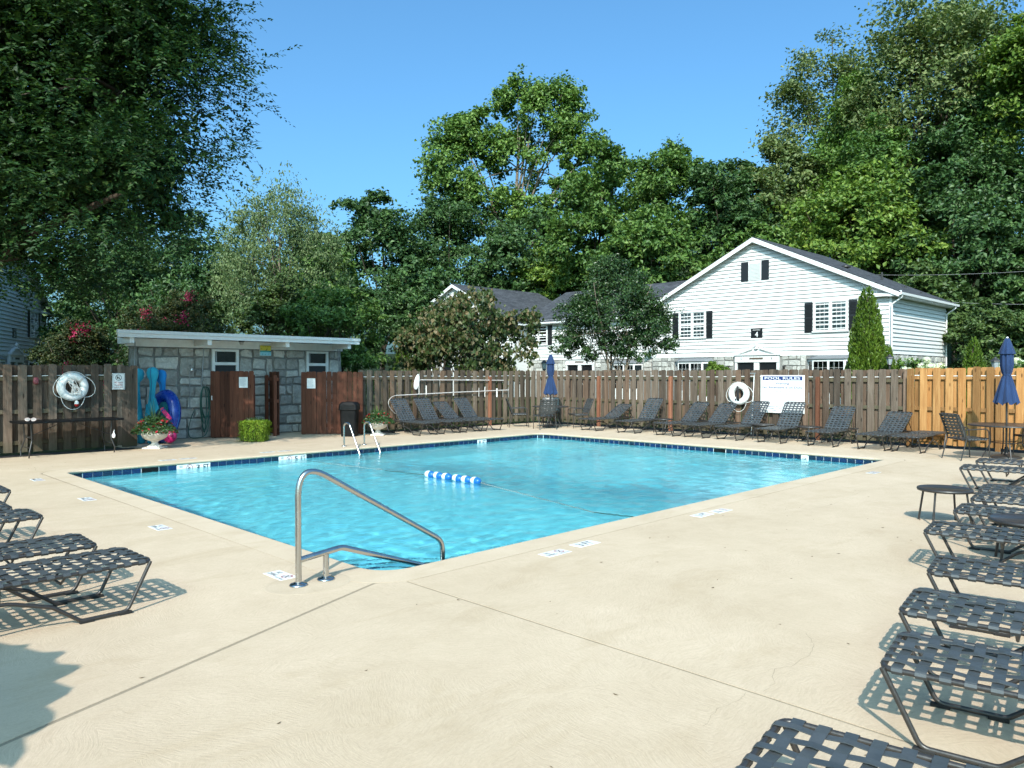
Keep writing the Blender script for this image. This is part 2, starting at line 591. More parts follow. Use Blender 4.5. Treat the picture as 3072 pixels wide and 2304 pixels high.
# slabs: left, back, right, near-right, near-left (clockwise corners of each)
left_s = [(jA[0] - nA.x, jA[1] - nA.y)] + near[3::-1] + [(PU0 - CW, PV1)] + cl[:5] + [(2.9, 16.0), (2.2, 17.95), (OUT, 17.95), (OUT, A1[1] - nA.y)]
slab('slab', [(x - (G1 if 4 < i < 9 else 0), y) for i, (x, y) in enumerate(left_s)][::-1], -.12, 0, M_DECK, deck)
back_s = cl[4:] + cf[:5] + [(DU1, 17.9), (12.3, 17.9), (12.3, DV1), (6.1, DV1), (6.1, 17.95), (2.21, 17.95), (2.91, 16.0)]
slab('slab', back_s, -.12, 0, M_DECK, deck)
right_s = [(PU1 + CW + G1, 6.0)] + [(PU1 + CW + G1, PV1)] + cf[4::][::-1][1:] + [(DU1, 17.89), (DU1, 1.0), (17.2, 1.0), (PU1 + CW - .3, PV0 - CW - .05)] + cr[3:]
slab('slab', right_s[::-1], -.12, 0, M_DECK, deck)
jB = 3.73
nr_s = [(jB + .010, PV0 - CW - G1)] + [(x, y - G1) for x, y in cr[:4]] + [(PU1 + CW - .305, PV0 - CW - .055), (17.19, 1.0), (17.19, OUT), (jB + .010, OUT)]
slab('slab', nr_s[::-1], -.12, 0, M_DECK, deck)
nl_s = [(jA[0] + nA.x * -1 + .012, jA[1] - .012)] + near[5:] + [(jB - .010, PV0 - CW), (jB - .010, OUT), (OUT, OUT), (OUT, A1[1] + nA.y * -1 - .03)]
nl_s[0] = (jA[0] - nA.x * -1 * 0 + .004, jA[1] - .02)
slab('slab', nl_s[::-1], -.12, 0, M_DECK, deck)
def ringed(name, outer, inner, z, mat, parent):
    bm = bmesh.new(); es = []
    for loop in (outer, inner):
        vs = [bm.verts.new((x, y, z)) for x, y in loop]
        es += [bm.edges.new((vs[i], vs[(i+1) % len(vs)])) for i in range(len(vs))]
    bmesh.ops.triangle_fill(bm, use_beauty=True, edges=es)
    for f in bm.faces:
        if f.normal.z < 0: f.normal_flip()
    me = bpy.data.meshes.new(name); bm.to_mesh(me); bm.free(); me.materials.append(mat)
    return inst(name, me, parent)
bed_in = rrect(PU0 - .1, PU1 + .1, PV0 - .1, PV1 + .1, PR)
ringed('joint_filler', [(OUT, OUT), (17.5, OUT), (DU1 - .02, 17.8), (OUT, 17.8)], bed_in, -.0025, M_FILLER, deck)

# coping: one rounded concrete lip round the pool
def coping():
    n = len(pool_in)
    prof = [(0.0, -.055), (-.022, -.048), (-.03, -.03), (-.026, -.012), (-.012, -.002), (.004, 0.0), (1.0, 0.0), (1.0, -.06)]
    vs = []; fs = []
    c = Vector(((PU0 + PU1) / 2, (PV0 + PV1) / 2))
    for i in range(n):
        a = Vector(pool_in[i]); b = Vector(cop_out[i]); d = (b - a)
        for s, z in prof:
            if s == 1.0: p = a + d * (1 - G1 / d.length)
            else: p = a + d.normalized() * s
            vs.append((p.x, p.y, z))
    k = len(prof)
    for i in range(n):
        j = (i + 1) % n
        for q in range(k - 1):
            fs.append((i*k+q, j*k+q, j*k+q+1, i*k+q+1))
    mb = MB(); mb.add(vs, fs, True)
    mb.sm = [(i % (k - 1)) < 4 for i in range(len(fs))]
    o = mb.build('coping', M_COPING, pool)
    return o

pool = thing('swimming_pool', 'rectangular turquoise swimming pool with navy waterline tiles', 'pool')
coping()

def depth(u):
    t = min(1, max(0, (u - 8.3) / 4.2))
    return -.88 - 1.45 * (t * t * (3 - 2 * t))
def shell():
    mb = MB()
    n = len(pool_in)
    dens = []
    for i in range(n):                       # long sides in short pieces so the wall follows the floor
        a = Vector(pool_in[i]); b = Vector(pool_in[(i+1) % n])
        k = max(1, int((b - a).length / .6))
        dens += [a.lerp(b, j / k) for j in range(k)]
    m = len(dens)
    vs = [(p.x, p.y, -.056) for p in dens] + [(p.x, p.y, depth(p.x)) for p in dens]
    mb.add(vs, [((i+1) % m, i, m+i, m+(i+1) % m) for i in range(m)])
    nu, nv = 42, 6
    gv = [(PU0 - .01 + (PU1 - PU0 + .02) * i / nu, PV0 - .01 + (PV1 - PV0 + .02) * j / nv, depth(PU0 + (PU1 - PU0) * i / nu)) for i in range(nu+1) for j in range(nv+1)]
    mb.add(gv, [(i*(nv+1)+j, (i+1)*(nv+1)+j, (i+1)*(nv+1)+j+1, i*(nv+1)+j+1) for i in range(nu) for j in range(nv)], True)
    return mb.build('shell', M_PLASTER, pool)
shell()

# rounded entry steps in the near corner, edged with navy tile
st = MB()
for rad, z in ((1.0, -.32), (1.4, -.52), (1.8, -.72)):
    pts = [(PU0 - .01, PV0 - .01)] + arc(PU0, PV0, rad, 0, 90, 18)
    st.prism([(x, y, -1.05) for x, y in pts], (0, 0, z + 1.05))
st.build('entry_step', M_PLASTER, pool)
tmesh = MB().box(-.07, .07, -.022, .022, 0, .008, .002).mesh('step_tile', M_TILE)
for rad, z in ((1.0, -.32), (1.4, -.52), (1.8, -.72)):
    k = int(rad * PI / 2 / .152)
    for i in range(k):
        a = (i + .5) / k * PI / 2
        inst('step_tile', tmesh, pool, (PU0 + (rad - .035) * math.cos(a), PV0 + (rad - .035) * math.sin(a), z + .001), (0, 0, a + PI / 2))

# water: a closed body whose top is a wind-rippled sheet
def water():
    rg = np.random.default_rng(5)
    nu, nv = 410, 318
    U = np.linspace(PU0 - .05, PU1 + .05, nu); V = np.linspace(PV0 - .05, PV1 + .05, nv)
    X, Y = np.meshgrid(U, V, indexing='ij')
    Z = np.zeros_like(X)
    wx = X + .22 * np.sin(.9 * Y + 1.1) ; wy = Y + .25 * np.sin(.75 * X + .3)
    for k in range(60):
        lam = .135 * (6. ** rg.random())
        th = rg.normal(2.2, .75)
        kk = 2 * PI / lam
        amp = .0072 * lam / 2 / PI * 1.15
        Z += amp * np.sin(kk * (np.cos(th) * wx + np.sin(th) * wy) + rg.random() * 6.28)
    gust = .72 + .38 * np.sin(.55 * X + .8 * Y) * np.sin(.7 * X - .5 * Y + 1.3)
    Z = Z * gust + WZ
    top = np.stack([X, Y, Z], -1).reshape(-1, 3)
    i = np.arange(nu - 1)[:, None] * nv + np.arange(nv - 1)[None, :]
    f = np.stack([i, i + nv, i + nv + 1, i + 1], -1).reshape(-1, 4)
    base = len(top)
    cs = [0, (nu - 1) * nv, nu * nv - 1, nv - 1]
    bot = top[cs].copy(); bot[:, 2] = -2.6
    fs = f.tolist()
    e0 = [j for j in range(nv)]; e1 = [(nu-1)*nv + j for j in range(nv)]
    e2 = [q*nv for q in range(nu)]; e3 = [q*nv + nv - 1 for q in range(nu)]
    me = bpy.data.meshes.new('water')
    faces = fs + [tuple(e0 + [base+3, base]), tuple(e1[::-1] + [base+1, base+2]), tuple(e2[::-1] + [base, base+1]), tuple(e3 + [base+2, base+3]), (base+3, base+2, base+1, base)]
    me.from_pydata(np.vstack([top, bot]).tolist(), [], faces)
    sm = np.zeros(len(faces), bool); sm[:len(fs)] = True
    me.polygons.foreach_set('use_smooth', sm)
    me.materials.append(M_WATER)
    o = inst('water', me)
    tag(o, 'clear rippled pool water', None, None, 'structure')
    return o
W = water()
# sunlight is focused by the ripples on to the floor and walls
W.cycles.is_caustics_caster = True
sun_d.cycles.is_caustics_light = True
for o in pool.children:
    o.cycles.is_caustics_receiver = True
# ---------------------------------------------------------------- lettering
_txt = {}
def text_mesh(body, mat, font_scale=(1, 1)):
    key = (body, mat.name)
    if key not in _txt:
        cu = bpy.data.curves.new('lettering', 'FONT')
        cu.body = body
        cu.align_x = 'CENTER'; cu.align_y = 'CENTER'
        cu.resolution_u = 3
        cu.offset = .012
        o = bpy.data.objects.new('lettering', cu)
        COL.objects.link(o)
        dg = bpy.context.evaluated_depsgraph_get()
        me = bpy.data.meshes.new_from_object(o.evaluated_get(dg))
        bpy.data.objects.remove(o)
        me.materials.clear(); me.materials.append(mat)
        xs = [v.co.x for v in me.vertices]; ys = [v.co.y for v in me.vertices]
        cx, cy = (min(xs) + max(xs)) / 2, (min(ys) + max(ys)) / 2
        w, h = max(xs) - min(xs), max(ys) - min(ys)
        for v in me.vertices: v.co.x = (v.co.x - cx) / w; v.co.y = (v.co.y - cy) / h
        _txt[key] = me
    return _txt[key]
def lettering(body, mat, w, h, parent, loc, rot):
    """letters scaled to fill w x h metres"""
    return inst('lettering', text_mesh(body, mat), parent, loc, rot, (w, h, 1))
def ring_mesh(r0, r1, n=28, sides=None):
    mb = MB(); n = sides or n
    vs = [(r * math.cos(2*PI*(i+.5)/n), r * math.sin(2*PI*(i+.5)/n), 0) for i in range(n) for r in (r0, r1)]
    mb.add(vs, [(2*i, 2*i+1, 2*((i+1) % n)+1, 2*((i+1) % n)) for i in range(n)])
    return mb
RX = (PI / 2, 0, 0)                 # lettering on a face that looks towards -Y
RXU = (PI / 2, 0, -PI / 2)          # lettering on a face that looks towards -X

# ---------------------------------------------------------------- waterline tiles
TS = .1625
tile_me = MB().box(-.077, .077, -.006, .004, -.077, .077, .0025).mesh('waterline_tile', M_TILE)
wtile_me = MB().box(-.0805, .0805, -.007, .004, -.077, .077, .0015).mesh('marker_tile', M_WTILE)
TZ = -.055 - .0785
g = MB()
for (x0, x1, y0, y1) in ((PU0+PR, PU1-PR, PV1-.004, PV1), (PU0+PR, PU1-PR, PV0, PV0+.004)):
    g.box(x0, x1, y0, y1, -.214, -.0555)
for (x0, x1, y0, y1) in ((PU0, PU0+.004, PV0+PR, PV1-PR), (PU1-.004, PU1, PV0+PR, PV1-PR)):
    g.box(x0, x1, y0, y1, -.214, -.0555)
g.build('grout', M_GROUT, pool)
BACK_MARK = {}
for i0, kind in ((10, '3'), (23, '5')):
    for k, s_ in enumerate(('NO', 'SYM', kind, 'FT')): BACK_MARK[i0 + k] = s_
BACK_MARK[58] = '8'; BACK_MARK[59] = 'FT'
SK_BACK = (6, 7)
nb = int((PU1 - PU0 - 2 * PR) / TS)
for k in range(nb + 1):
    x = PU0 + PR + TS * (k + .5)
    if x > PU1 - PR + .08: break
    for y, s_, rz in ((PV1 - .005, 1, 0), (PV0 + .005, -1, PI)):
        mk = BACK_MARK.get(k) if s_ == 1 else None
        if s_ == 1 and k in SK_BACK: continue
        if mk:
            o = inst('marker_tile', wtile_me, pool, (x, y, TZ), (0, 0, rz))
            P = (x, y - .0085, TZ)
            if mk == 'NO':
                lettering('NO', M_BLACK, .058, .042, o, (0, -.0085, .038), RX)
                lettering('DIVING', M_BLACK, .125, .036, o, (0, -.0085, -.022), RX)
            elif mk == 'SYM':
                ring_mesh(.052, .063).build('symbol', M_RED, o, (0, -.0085, .01), RX)
                MB().box(-.055, .055, -.0045, .0045, 0, .0003).build('symbol', M_RED, o, (0, -.0088, .01), (PI/2, R(45), 0))
                MB().prism([(-.034, -.01, 0), (.0, .014, 0), (.03, -.022, 0), (.02, -.03, 0), (-.004, -.004, 0), (-.03, -.022, 0)], (0, 0, .0003)).build('symbol', M_BLACK, o, (0, -.0083, .012), RX)
            else:
                lettering(mk, M_BLACK, .075 if len(mk) == 1 else .115, .1, o, (0, -.0085, .006), RX)
        else:
            inst('waterline_tile', tile_me, pool, (x, y, TZ), (0, 0, rz))
nv_ = int((PV1 - PV0 - 2 * PR) / TS)
SK_R = (20, 21)
for k in range(nv_ + 1):
    y = PV0 + PR + TS * (k + .5)
    if y > PV1 - PR + .06: break
    for x, rz in ((PU1 - .005, -PI / 2), (PU0 + .005, PI / 2)):
        if x > 10 and k in (8,):
            o = inst('marker_tile', wtile_me, pool, (x, y, TZ), (0, 0, rz), (.75, 1, 1))
            for j in range(4):
                lettering(('NO', 'DIVING', '8', 'FT')[j], M_BLACK, .03, .05 if j != 1 else .1, o, (-.055 + .036 * j, -.0085, .0), RX)
        elif x > 10 and k in SK_R:
            continue
        else:
            inst('waterline_tile', tile_me, pool, (x, y, TZ), (0, 0, rz))
for (cx, cy, a0) in ((PU0+PR, PV0+PR, 180), (PU1-PR, PV0+PR, 270), (PU1-PR, PV1-PR, 0), (PU0+PR, PV1-PR, 90)):
    for j in range(3):
        a = R(a0 + 15 + 30 * j)
        inst('waterline_tile', tile_me, pool, (cx + (PR - .008) * math.cos(a), cy + (PR - .008) * math.sin(a), TZ), (0, 0, a - PI / 2), (1.0, 1, 1))
# two skimmer mouths
sk = MB(); x = PU0 + PR + TS * 7
sk.box(x - .15, x + .15, PV1 - .012, PV1 - .009, -.205, -.058)
sk.build('skimmer_mouth', M_BLACKPL, pool)
sk = MB(); y = PV0 + PR + TS * 21
sk.box(PU1 - .012, PU1 - .009, y - .15, y + .15, -.205, -.058)
sk.build('skimmer_mouth', M_BLACKPL, pool)

# depth and no-diving markers set into the deck: part of the deck
def deck_marker(loc, rz, kind):
    if kind == 'ND':
        o = MB().box(-.155, .155, -.078, .078, 0, .003, .001).build('depth_marker', M_WTILE, deck, (loc[0], loc[1], .0012), (0, 0, rz))
        lettering('NO', M_BLACK, .06, .045, o, (-.075, .033, .0036), (0, 0, 0))
        lettering('DIVING', M_BLACK, .125, .045, o, (-.075, -.028, .0036), (0, 0, 0))
        ring_mesh(.042, .052, sides=8).build('symbol', M_RED, o, (.08, .018, .0036))
        for a in (.9, -.9):
            MB().box(-.04, .04, -.004, .004, 0, .0003).build('symbol', M_BLACK, o, (.08, .018, .0036 + .0004 * a), (0, 0, a))
        lettering('NO DIVING', M_BLACK, .125, .02, o, (.08, -.054, .0036), (0, 0, 0))
    else:
        o = MB().box(-.155, .155, -.078, .078, 0, .003, .001).build('depth_marker', M_WTILE, deck, (loc[0], loc[1], .0012), (0, 0, rz))
        lettering(kind, M_BLACK, .2, .105, o, (0, 0, .0036), (0, 0, 0))
LZ = -PI / 2
deck_marker((3.085, 5.845), LZ, 'ND')
deck_marker((3.11, 8.6), LZ, 'ND')
deck_marker((3.12, 11.25), LZ, 'ND')
deck_marker((3.13, 13.87), LZ, 'ND')
deck_marker((5.31, 4.735), 0, 'ND')
deck_marker((5.81, 4.78), 0, '3 FT')
deck_marker((8.0, 4.765), 0, '5 FT'); deck_marker((8.40, 4.745), 0, 'ND')
deck_marker((13.5, 4.73), 0, 'ND')
deck_marker((5.65, 15.22), 0, '3 FT'); deck_marker((6.05, 15.22), 0, 'ND')
deck_marker((7.75, 15.22), 0, '5 FT'); deck_marker((8.15, 15.22), 0, 'ND')
# hairline cracks in the slab and a few fallen leaves
M_CRACK = m_concrete('crack dirt', (.27, .225, .16), (.36, .30, .22), False)
def crack(pts, w):
    mb = MB(); r2 = random.Random(3)
    P = []
    for a, b in zip(pts[:-1], pts[1:]):
        for k in range(5):
            t = k / 5
            P.append((a[0]*(1-t)+b[0]*t + r2.gauss(0, .006), a[1]*(1-t)+b[1]*t + r2.gauss(0, .006)))
    P.append(pts[-1])
    vs = []; fs = []
    for i, p in enumerate(P):
        q = P[min(i+1, len(P)-1)]; o = P[max(i-1, 0)]
        d = Vector((q[0]-o[0], q[1]-o[1])); d = d.normalized() if d.length else Vector((1, 0))
        ww = w * (.5 + r2.random())
        vs += [(p[0]-d.y*ww, p[1]+d.x*ww, .0012), (p[0]+d.y*ww, p[1]-d.x*ww, .0012)]
    fs = [(2*i, 2*i+1, 2*i+3, 2*i+2) for i in range(len(P)-1)]
    mb.add(vs, fs); mb.build('crack', M_CRACK, deck)
crack([(4.83, 2.1), (4.67, 1.99), (4.48, 1.93), (4.21, 1.94), (4.11, 1.98), (3.94, 1.9), (3.78, 1.88)], .0010)
crack([(3.70, 1.93), (3.61, 1.92), (3.42, 1.95), (3.2, 1.9)], .0008)
crack([(2.2, 11.2), (2.7, 10.7), (3.2, 10.55)], .001)
crack([(12.5, 3.9), (11.2, 4.1), (9.8, 3.95), (9.0, 4.05)], .001)
crack([(4.9, 16.7), (5.6, 16.4), (5.9, 15.9)], .002)
lf = MB(); r2 = random.Random(11)
for i in range(150):
    if i < 90: x, y = r2.uniform(1.0, 11), r2.uniform(15.2, 17.8)
    else: x, y = r2.uniform(.8, 12), r2.uniform(.8, 4.6)
    if PU0 - .3 < x and PV0 - .3 < y < PV1 + .3: continue
    a = r2.random() * 6.28; L = r2.uniform(.008, .022); w = L * r2.uniform(.2, .5)
    c, s_ = math.cos(a), math.sin(a)
    lf.add([(x + c*L, y + s_*L, .006), (x - s_*w, y + c*w, .003), (x - c*L, y - s_*L, .005), (x + s_*w, y - c*w, .003)], [(0, 1, 2, 3)])
o = lf.build('fallen_leaves', plain('dry leaf', (.10, .065, .03), .9, var=.5))
tag(o, 'dry brown leaf scraps scattered on the concrete deck', 'leaves', None, 'stuff')

# ---------------------------------------------------------------- fences
def board_meshes(w, h, mat, seed, n=5, th=.018):
    r2 = random.Random(seed); out = []
    for i in range(n):
        c = r2.uniform(.022, .034); ww = w / 2 * r2.uniform(.95, 1.04); t = r2.uniform(-.004, .004); hh = h + r2.uniform(-.012, .012)
        pr = [(-ww, 0), (ww, 0), (ww + t, hh - c), (ww + t - c * .35, hh - c * .3), (ww + t - c, hh), (-ww + t + c, hh), (-ww + t + c * .35, hh - c * .3), (-ww + t, hh - c)]
        mb = MB().prism([(x, -th / 2, z) for x, z in pr][::-1], (0, th, 0))
        out.append(mb.mesh('board', mat))
    return out
BOARD_Y = .040
def fence(name, label, p0, rz, length, h, mat, mat_post, posts, sp=.272, seed=1, gap=.06, end_post=None, group=None, back_mat=None, rails=(1.60, .90, .24)):
    f = thing(name, label, 'fence', (p0[0], p0[1], -.03), rz, group)
    r2 = random.Random(seed)
    bs = board_meshes(.156, h - gap, mat, seed)
    k = int(length / sp)
    for i in range(k + 1):
        x = .08 + i * sp
        if x > length: break
        inst('board', r2.choice(bs), f, (x + r2.uniform(-.008, .008), -BOARD_Y, gap + .03 + r2.uniform(-.01, .01)), (r2.uniform(-.004, .004), r2.uniform(-.005, .005), r2.choice((0, PI)) + r2.uniform(-.02, .02)))
        if x + sp / 2 < length:
            inst('board', r2.choice(bs), f, (x + sp / 2 + r2.uniform(-.008, .008), BOARD_Y, gap + .02 + r2.uniform(-.012, .01)), (r2.uniform(-.004, .004), r2.uniform(-.005, .005), r2.choice((0, PI))))
    rw = 2.44
    for z in rails:
        x = 0
        while x < length - .05:
            x1 = min(length, x + rw)
            MB().box(x + .003, x1 - .003, -.0175, .0175, -.044, .044, .003).build('rail', mat, f, (0, 0, z + .03 + r2.uniform(-.012, .012)), (0, r2.uniform(-.003, .003), 0))
            x = x1
    for (px, m_) in posts:
        MB().box(-.046, .046, -.037 - .092, -.038, 0, h - .16, .004).build('post', m_, f, (px, 0, 0.0))
    if end_post is not None:
        for dx in end_post:
            inst('board', bs[0], f, (dx, -.047, gap))
    # clear light cable clipped along the top rail
    pth = []
    x = 0
    while x <= length:
        pth.append((x, -.016, rails[0] + .087 + .010 * math.sin(x * 1.7 + seed) + r2.uniform(-.003, .003)))
        x += .35
    MB().tube(pth, .0095, 6).build('light_cable', M_WHITEPL, f)
    return f

fence('board_fence', 'dark weathered shadowbox fence behind the black folding table', (-1.9, 18.40), 0, 8.02, 1.90, M_WOOD_GREY, M_WOOD_GREY, [], seed=2, end_post=(7.80, 7.95), group='board fences')
fence('board_fence', 'tan weathered shadowbox fence behind the four loungers and long poles', (11.95, 18.12), 0, 7.30, 1.80, M_WOOD_WARM, M_WOOD_RED, [(5.05, M_WOOD_RED)], seed=4, group='board fences', rails=(1.56, .86, .2))
fence('board_fence', 'long grey weathered shadowbox fence with the pool rules sign', (19.32, 18.06), -PI / 2, 12.05, 1.81, M_WOOD_GREY, M_WOOD_RED, [(2.80, M_WOOD_RED), (5.52, M_WOOD_RED), (9.94, M_WOOD_RED)], seed=6, group='board fences', rails=(1.56, .86, .2))
fence('board_fence', 'fresh yellow wooden shadowbox fence at the right', (19.32, 6.00), -PI / 2, 9.0, 1.84, M_WOOD_NEW, M_WOOD_NEW, [(.06, M_WOOD_NEW), (1.87, M_WOOD_NEW), (4.3, M_WOOD_NEW)], seed=9, group='board fences', rails=(1.60, .88, .22))
bed = MB()
bed.box(-12, 6.1, 17.96, 18.6, -.2, -.015); bed.box(12.32, 19.03, 17.91, 18.5, -.2, -.015); bed.box(19.06, 20.0, -6, 18.5, -.2, -.015)
o = bed.build('mulch_bed', M_SOIL); tag(o, 'strip of dark mulch along the foot of the fences', None, None, 'structure')

# stained privacy panels in front of the bathhouse
def panel(name, label, a, b, h, nb_, mat, seed):
    d = Vector((b[0]-a[0], b[1]-a[1])); L = d.length; rz = math.atan2(d.y, d.x)
    f = thing(name, label, 'privacy panel', (a[0], a[1], 0), rz, 'stained privacy panels')
    r2 = random.Random(seed); w = L / nb_
    bs = board_meshes(w - .004, h - .02, mat, seed, 4)
    for i in range(nb_):
        inst('board', r2.choice(bs), f, ((i + .5) * w, 0, .02), (0, r2.uniform(-.002, .002), 0))
    for z in (.25, .95, 1.55):
        MB().box(.01, L - .01, .012, .05, z - .045, z + .045).build('rail', mat, f)
    MB().box(.005, .095, .0525, .14, 0, h - .1, .004).build('post', mat, f)
    MB().box(L - .095, L - .005, .0525, .14, 0, h - .1, .004).build('post', mat, f)
    return f
pl = panel('privacy_panel', 'red brown board panel behind the square green planter', (8.42, 19.68), (9.23, 18.88), 1.77, 9, M_WOOD_BROWN, 21)
panel('privacy_panel', 'red brown board panel behind the black trash can', (10.68, 19.00), (11.92, 17.82), 1.75, 12, M_WOOD_BROWN, 22)
panel('privacy_panel', 'narrow red brown gate standing edge-on between the two wide panels', (10.03, 19.02), (10.22, 19.93), 1.76, 7, M_WOOD_BROWN, 23)
def notice(label, loc, rz):
    o = thing('notice', label, 'notice', loc, rz, 'notices on the privacy panels')
    MB().box(-.115, .115, -.002, 0, -.14, .14).build('sheet', M_PAPER, o)
    r2 = random.Random(5)
    ln = MB()
    for i in range(13):
        w = .085 * r2.uniform(.6, 1); z = .09 - i * .016
        ln.box(-.09, -.09 + 2 * w, -.0026, -.0021, z, z + .004)
    ln.box(-.04, .04, -.0026, -.0021, .112, .12)
    ln.build('print', M_GREYP, o)
notice('white paper notice on the panel behind the square planter', (9.03, 19.055, 1.47), -PI / 4)
notice('white paper notice on the panel left of the trash can', (10.875, 18.79, 1.43), -math.atan2(1.18, 1.24))
# ---------------------------------------------------------------- stonework
def stone_pieces(parent, x0, x1, z0, z1, y, holes, seed, cell=(.34, .225), depth_=.03):
    """irregular ashlar; every stone is its own piece with a rough face, the joints between stay recessed"""
    r2 = random.Random(seed)
    nz = max(1, round((z1 - z0) / cell[1]))
    rows = [z0]
    for i in range(nz): rows.append(rows[-1] + r2.uniform(.75, 1.3))
    sc = (z1 - z0) / (rows[-1] - z0); rows = [z0 + (r - z0) * sc for r in rows]
    occ = set(); rects = []
    nx = int((x1 - x0) / (cell[0] / 2))
    cw = (x1 - x0) / nx
    for j in range(nz):
        i = 0
        while i < nx:
            if (i, j) in occ: i += 1; continue
            w = r2.choice((1, 2, 2, 2, 3))
            while w > 1 and any((i + q, j) in occ or i + q >= nx for q in range(w)): w -= 1
            tall = 2 if (j + 1 < nz and w <= 2 and r2.random() < .28) else 1
            for q in range(w):
                for t in range(tall): occ.add((i + q, j + t))
            rects.append((x0 + i * cw, x0 + (i + w) * cw, rows[j], rows[j + tall]))
            i += w
    for (a, b, c, d) in rects:
        skip = False
        for (hx0, hx1, hz0, hz1) in holes:
            if a < hx1 and b > hx0 and c < hz1 and d > hz0:
                # trim to the side that is left
                if a < hx0 - .08 and b > hx0: b = hx0
                elif b > hx1 + .08 and a < hx1: a = hx1
                elif c < hz0 - .08: d = hz0
                elif d > hz1 + .08: c = hz1
                else: skip = True
        if skip or b - a < .05 or d - c < .05: continue
        g_ = .004; jx = min(.06, (b-a)*.2); jz = min(.05, (d-c)*.2)
        u = lambda m_: r2.uniform(0, m_)
        a += g_; b -= g_; c += g_; d -= g_
        o = [(a + u(jx), c + u(jz)), (b - u(jx), c + u(jz)), (b - u(jx) * .5, (c + d) / 2 + r2.uniform(-.02, .02)), (b - u(jx), d - u(jz)),
             ((a + b) / 2 + r2.uniform(-.03, .03), d - u(jz) * .5), (a + u(jx), d - u(jz)), (a + u(jx) * .5, (c + d) / 2)]
        cx, cz = (a + b) / 2, (c + d) / 2
        n = len(o); dp = depth_ * r2.uniform(.6, 1.25)
        vs = [(px - cx, 0, pz - cz) for px, pz in o] + [((px - cx) * .985, -dp * r2.uniform(.75, .95), (pz - cz) * .98) for px, pz in o] + \
             [((px - cx) * .80, -dp * r2.uniform(.85, 1.25), (pz - cz) * .76) for px, pz in o] + [(0, -dp * r2.uniform(.8, 1.2), 0)]
        fs = [((i + 1) % n, i, n + i, n + (i + 1) % n) for i in range(n)]
        fs = [tuple(reversed(f)) for f in fs]
        fs += [(n + i, n + (i + 1) % n, 2*n + (i + 1) % n, 2*n + i) for i in range(n)]
        fs += [(2*n + i, 2*n + (i + 1) % n, 3*n) for i in range(n)]
        mb = MB().add(vs, fs)
        mb.build('stone', M_STONE, parent, (cx, y, cz))

# ---------------------------------------------------------------- bathhouse
SK = 2.1          # the flank runs back askew
bh = thing('bathhouse', 'low grey stone bathhouse with flat white roof behind the pool', 'building', (6.5, 20.0, 0), 0)
BW = 6.06
wall = MB().prism([(0, 0, -.1), (BW, 0, -.1), (BW, 4.2, -.1), (SK, 4.2, -.1)], (0, 0, 2.69)).build('wall', M_MORTAR, bh)
D1, D2 = (2.09, 2.83), (4.90, 5.63)
stone_pieces(wall, 0, BW, .0, 2.38, .0, [(D1[0] - .02, D1[1] + .02, -1, 2.4), (D2[0] - .02, D2[1] + .02, -1, 2.4)], 3, (.40, .27), .05)
# left flank of the bathhouse
for (a, b) in (D1, D2):
    dr = MB()
    t_ = .075
    dr.box(a, a + t_, -.05, .03, 0, 2.36); dr.box(b - t_, b, -.05, .03, 0, 2.36); dr.box(a + t_, b - t_, -.05, .03, 2.30, 2.36); dr.box(a + t_, b - t_, -.055, .03, 1.93, 2.01)
    dfr = dr.build('door_frame', M_WHITE_OLD, bh)
    MB().box(a + t_ + .001, b - t_ - .001, -.004, .002, 2.011, 2.299).build('transom_pane', M_DARKGLASS, dfr)
    MB().box(a + t_ + .001, b - t_ - .001, -.003, .003, 0, 1.929).build('door', plain('doorway shade', (.02, .024, .026), .7), dfr)  # dark sheet painted as the shade inside the doorway opening
    d2 = MB(); d2.box(a + t_ + .03, a + t_ + .06, -.02, -.004, 2.02, 2.29); d2.build('window_stop', M_GALV, dfr)
MB().box(-.06, BW + .06, -.055, -.004, 2.385, 2.585).build('frieze_board', M_WHITE_OLD, bh)
roof = MB()
roof.prism([(-.52, -.98, 2.60), (6.05, -.98, 2.60), (6.05, 4.9, 2.60), (2.3, 4.9, 2.60)], (0, 0, .10))
ro = roof.build('roof', M_WHITE_OLD, bh)
MB().box(-.56, 6.09, -1.02, -.981, 2.565, 2.655).build('fascia', M_WHITE, ro)
MB().box(-.575, 6.105, -1.05, -.97, 2.657, 2.735).build('roof_edge', M_WHITE, ro)
MB().prism([(-.56, -.98, 2.565), (-.521, -.98, 2.565), (2.29, 4.9, 2.565), (2.25, 4.9, 2.565)], (0, 0, .09)).build('fascia', M_WHITE, ro)
MB().prism([(-.575, -.97, 2.657), (-.53, -.97, 2.657), (2.28, 4.9, 2.657), (2.235, 4.9, 2.657)], (0, 0, .078)).build('roof_edge', M_WHITE, ro)
MB().box(6.051, 6.09, -.98, 4.9, 2.565, 2.655).build('fascia', M_WHITE, ro)
MB().prism([(-.52, -.969, 2.701), (6.06, -.969, 2.701), (6.06, 4.9, 2.701), (2.29, 4.9, 2.701)], (0, 0, .024)).build('membrane', M_GALV, ro)
for x in (-.22, 1.65, 3.82, 5.80):
    MB().box(x - .055, x + .055, -.93, -.06, 2.43, 2.598, .004).build('beam', M_WHITE_OLD, bh)
for pts in ([(1.86, -.03, 2.40), (1.86, -.06, 2.36), (1.80, -.08, 1.6), (1.78, -.08, 1.35)], [(.14, -.05, 2.5), (.12, -.06, 1.9), (.10, -.06, .5)], [(5.95, -.05, 2.55), (5.98, -.07, 1.6), (6.02, -.07, .1)], [(6.02, -.05, 2.55), (6.05, -.07, 1.6), (6.09, -.07, .1)], [(2.05, -.04, 2.38), (2.95, -.04, 2.37)]):
    MB().tube(pts, .013, 6).build('conduit', M_GALV, bh)

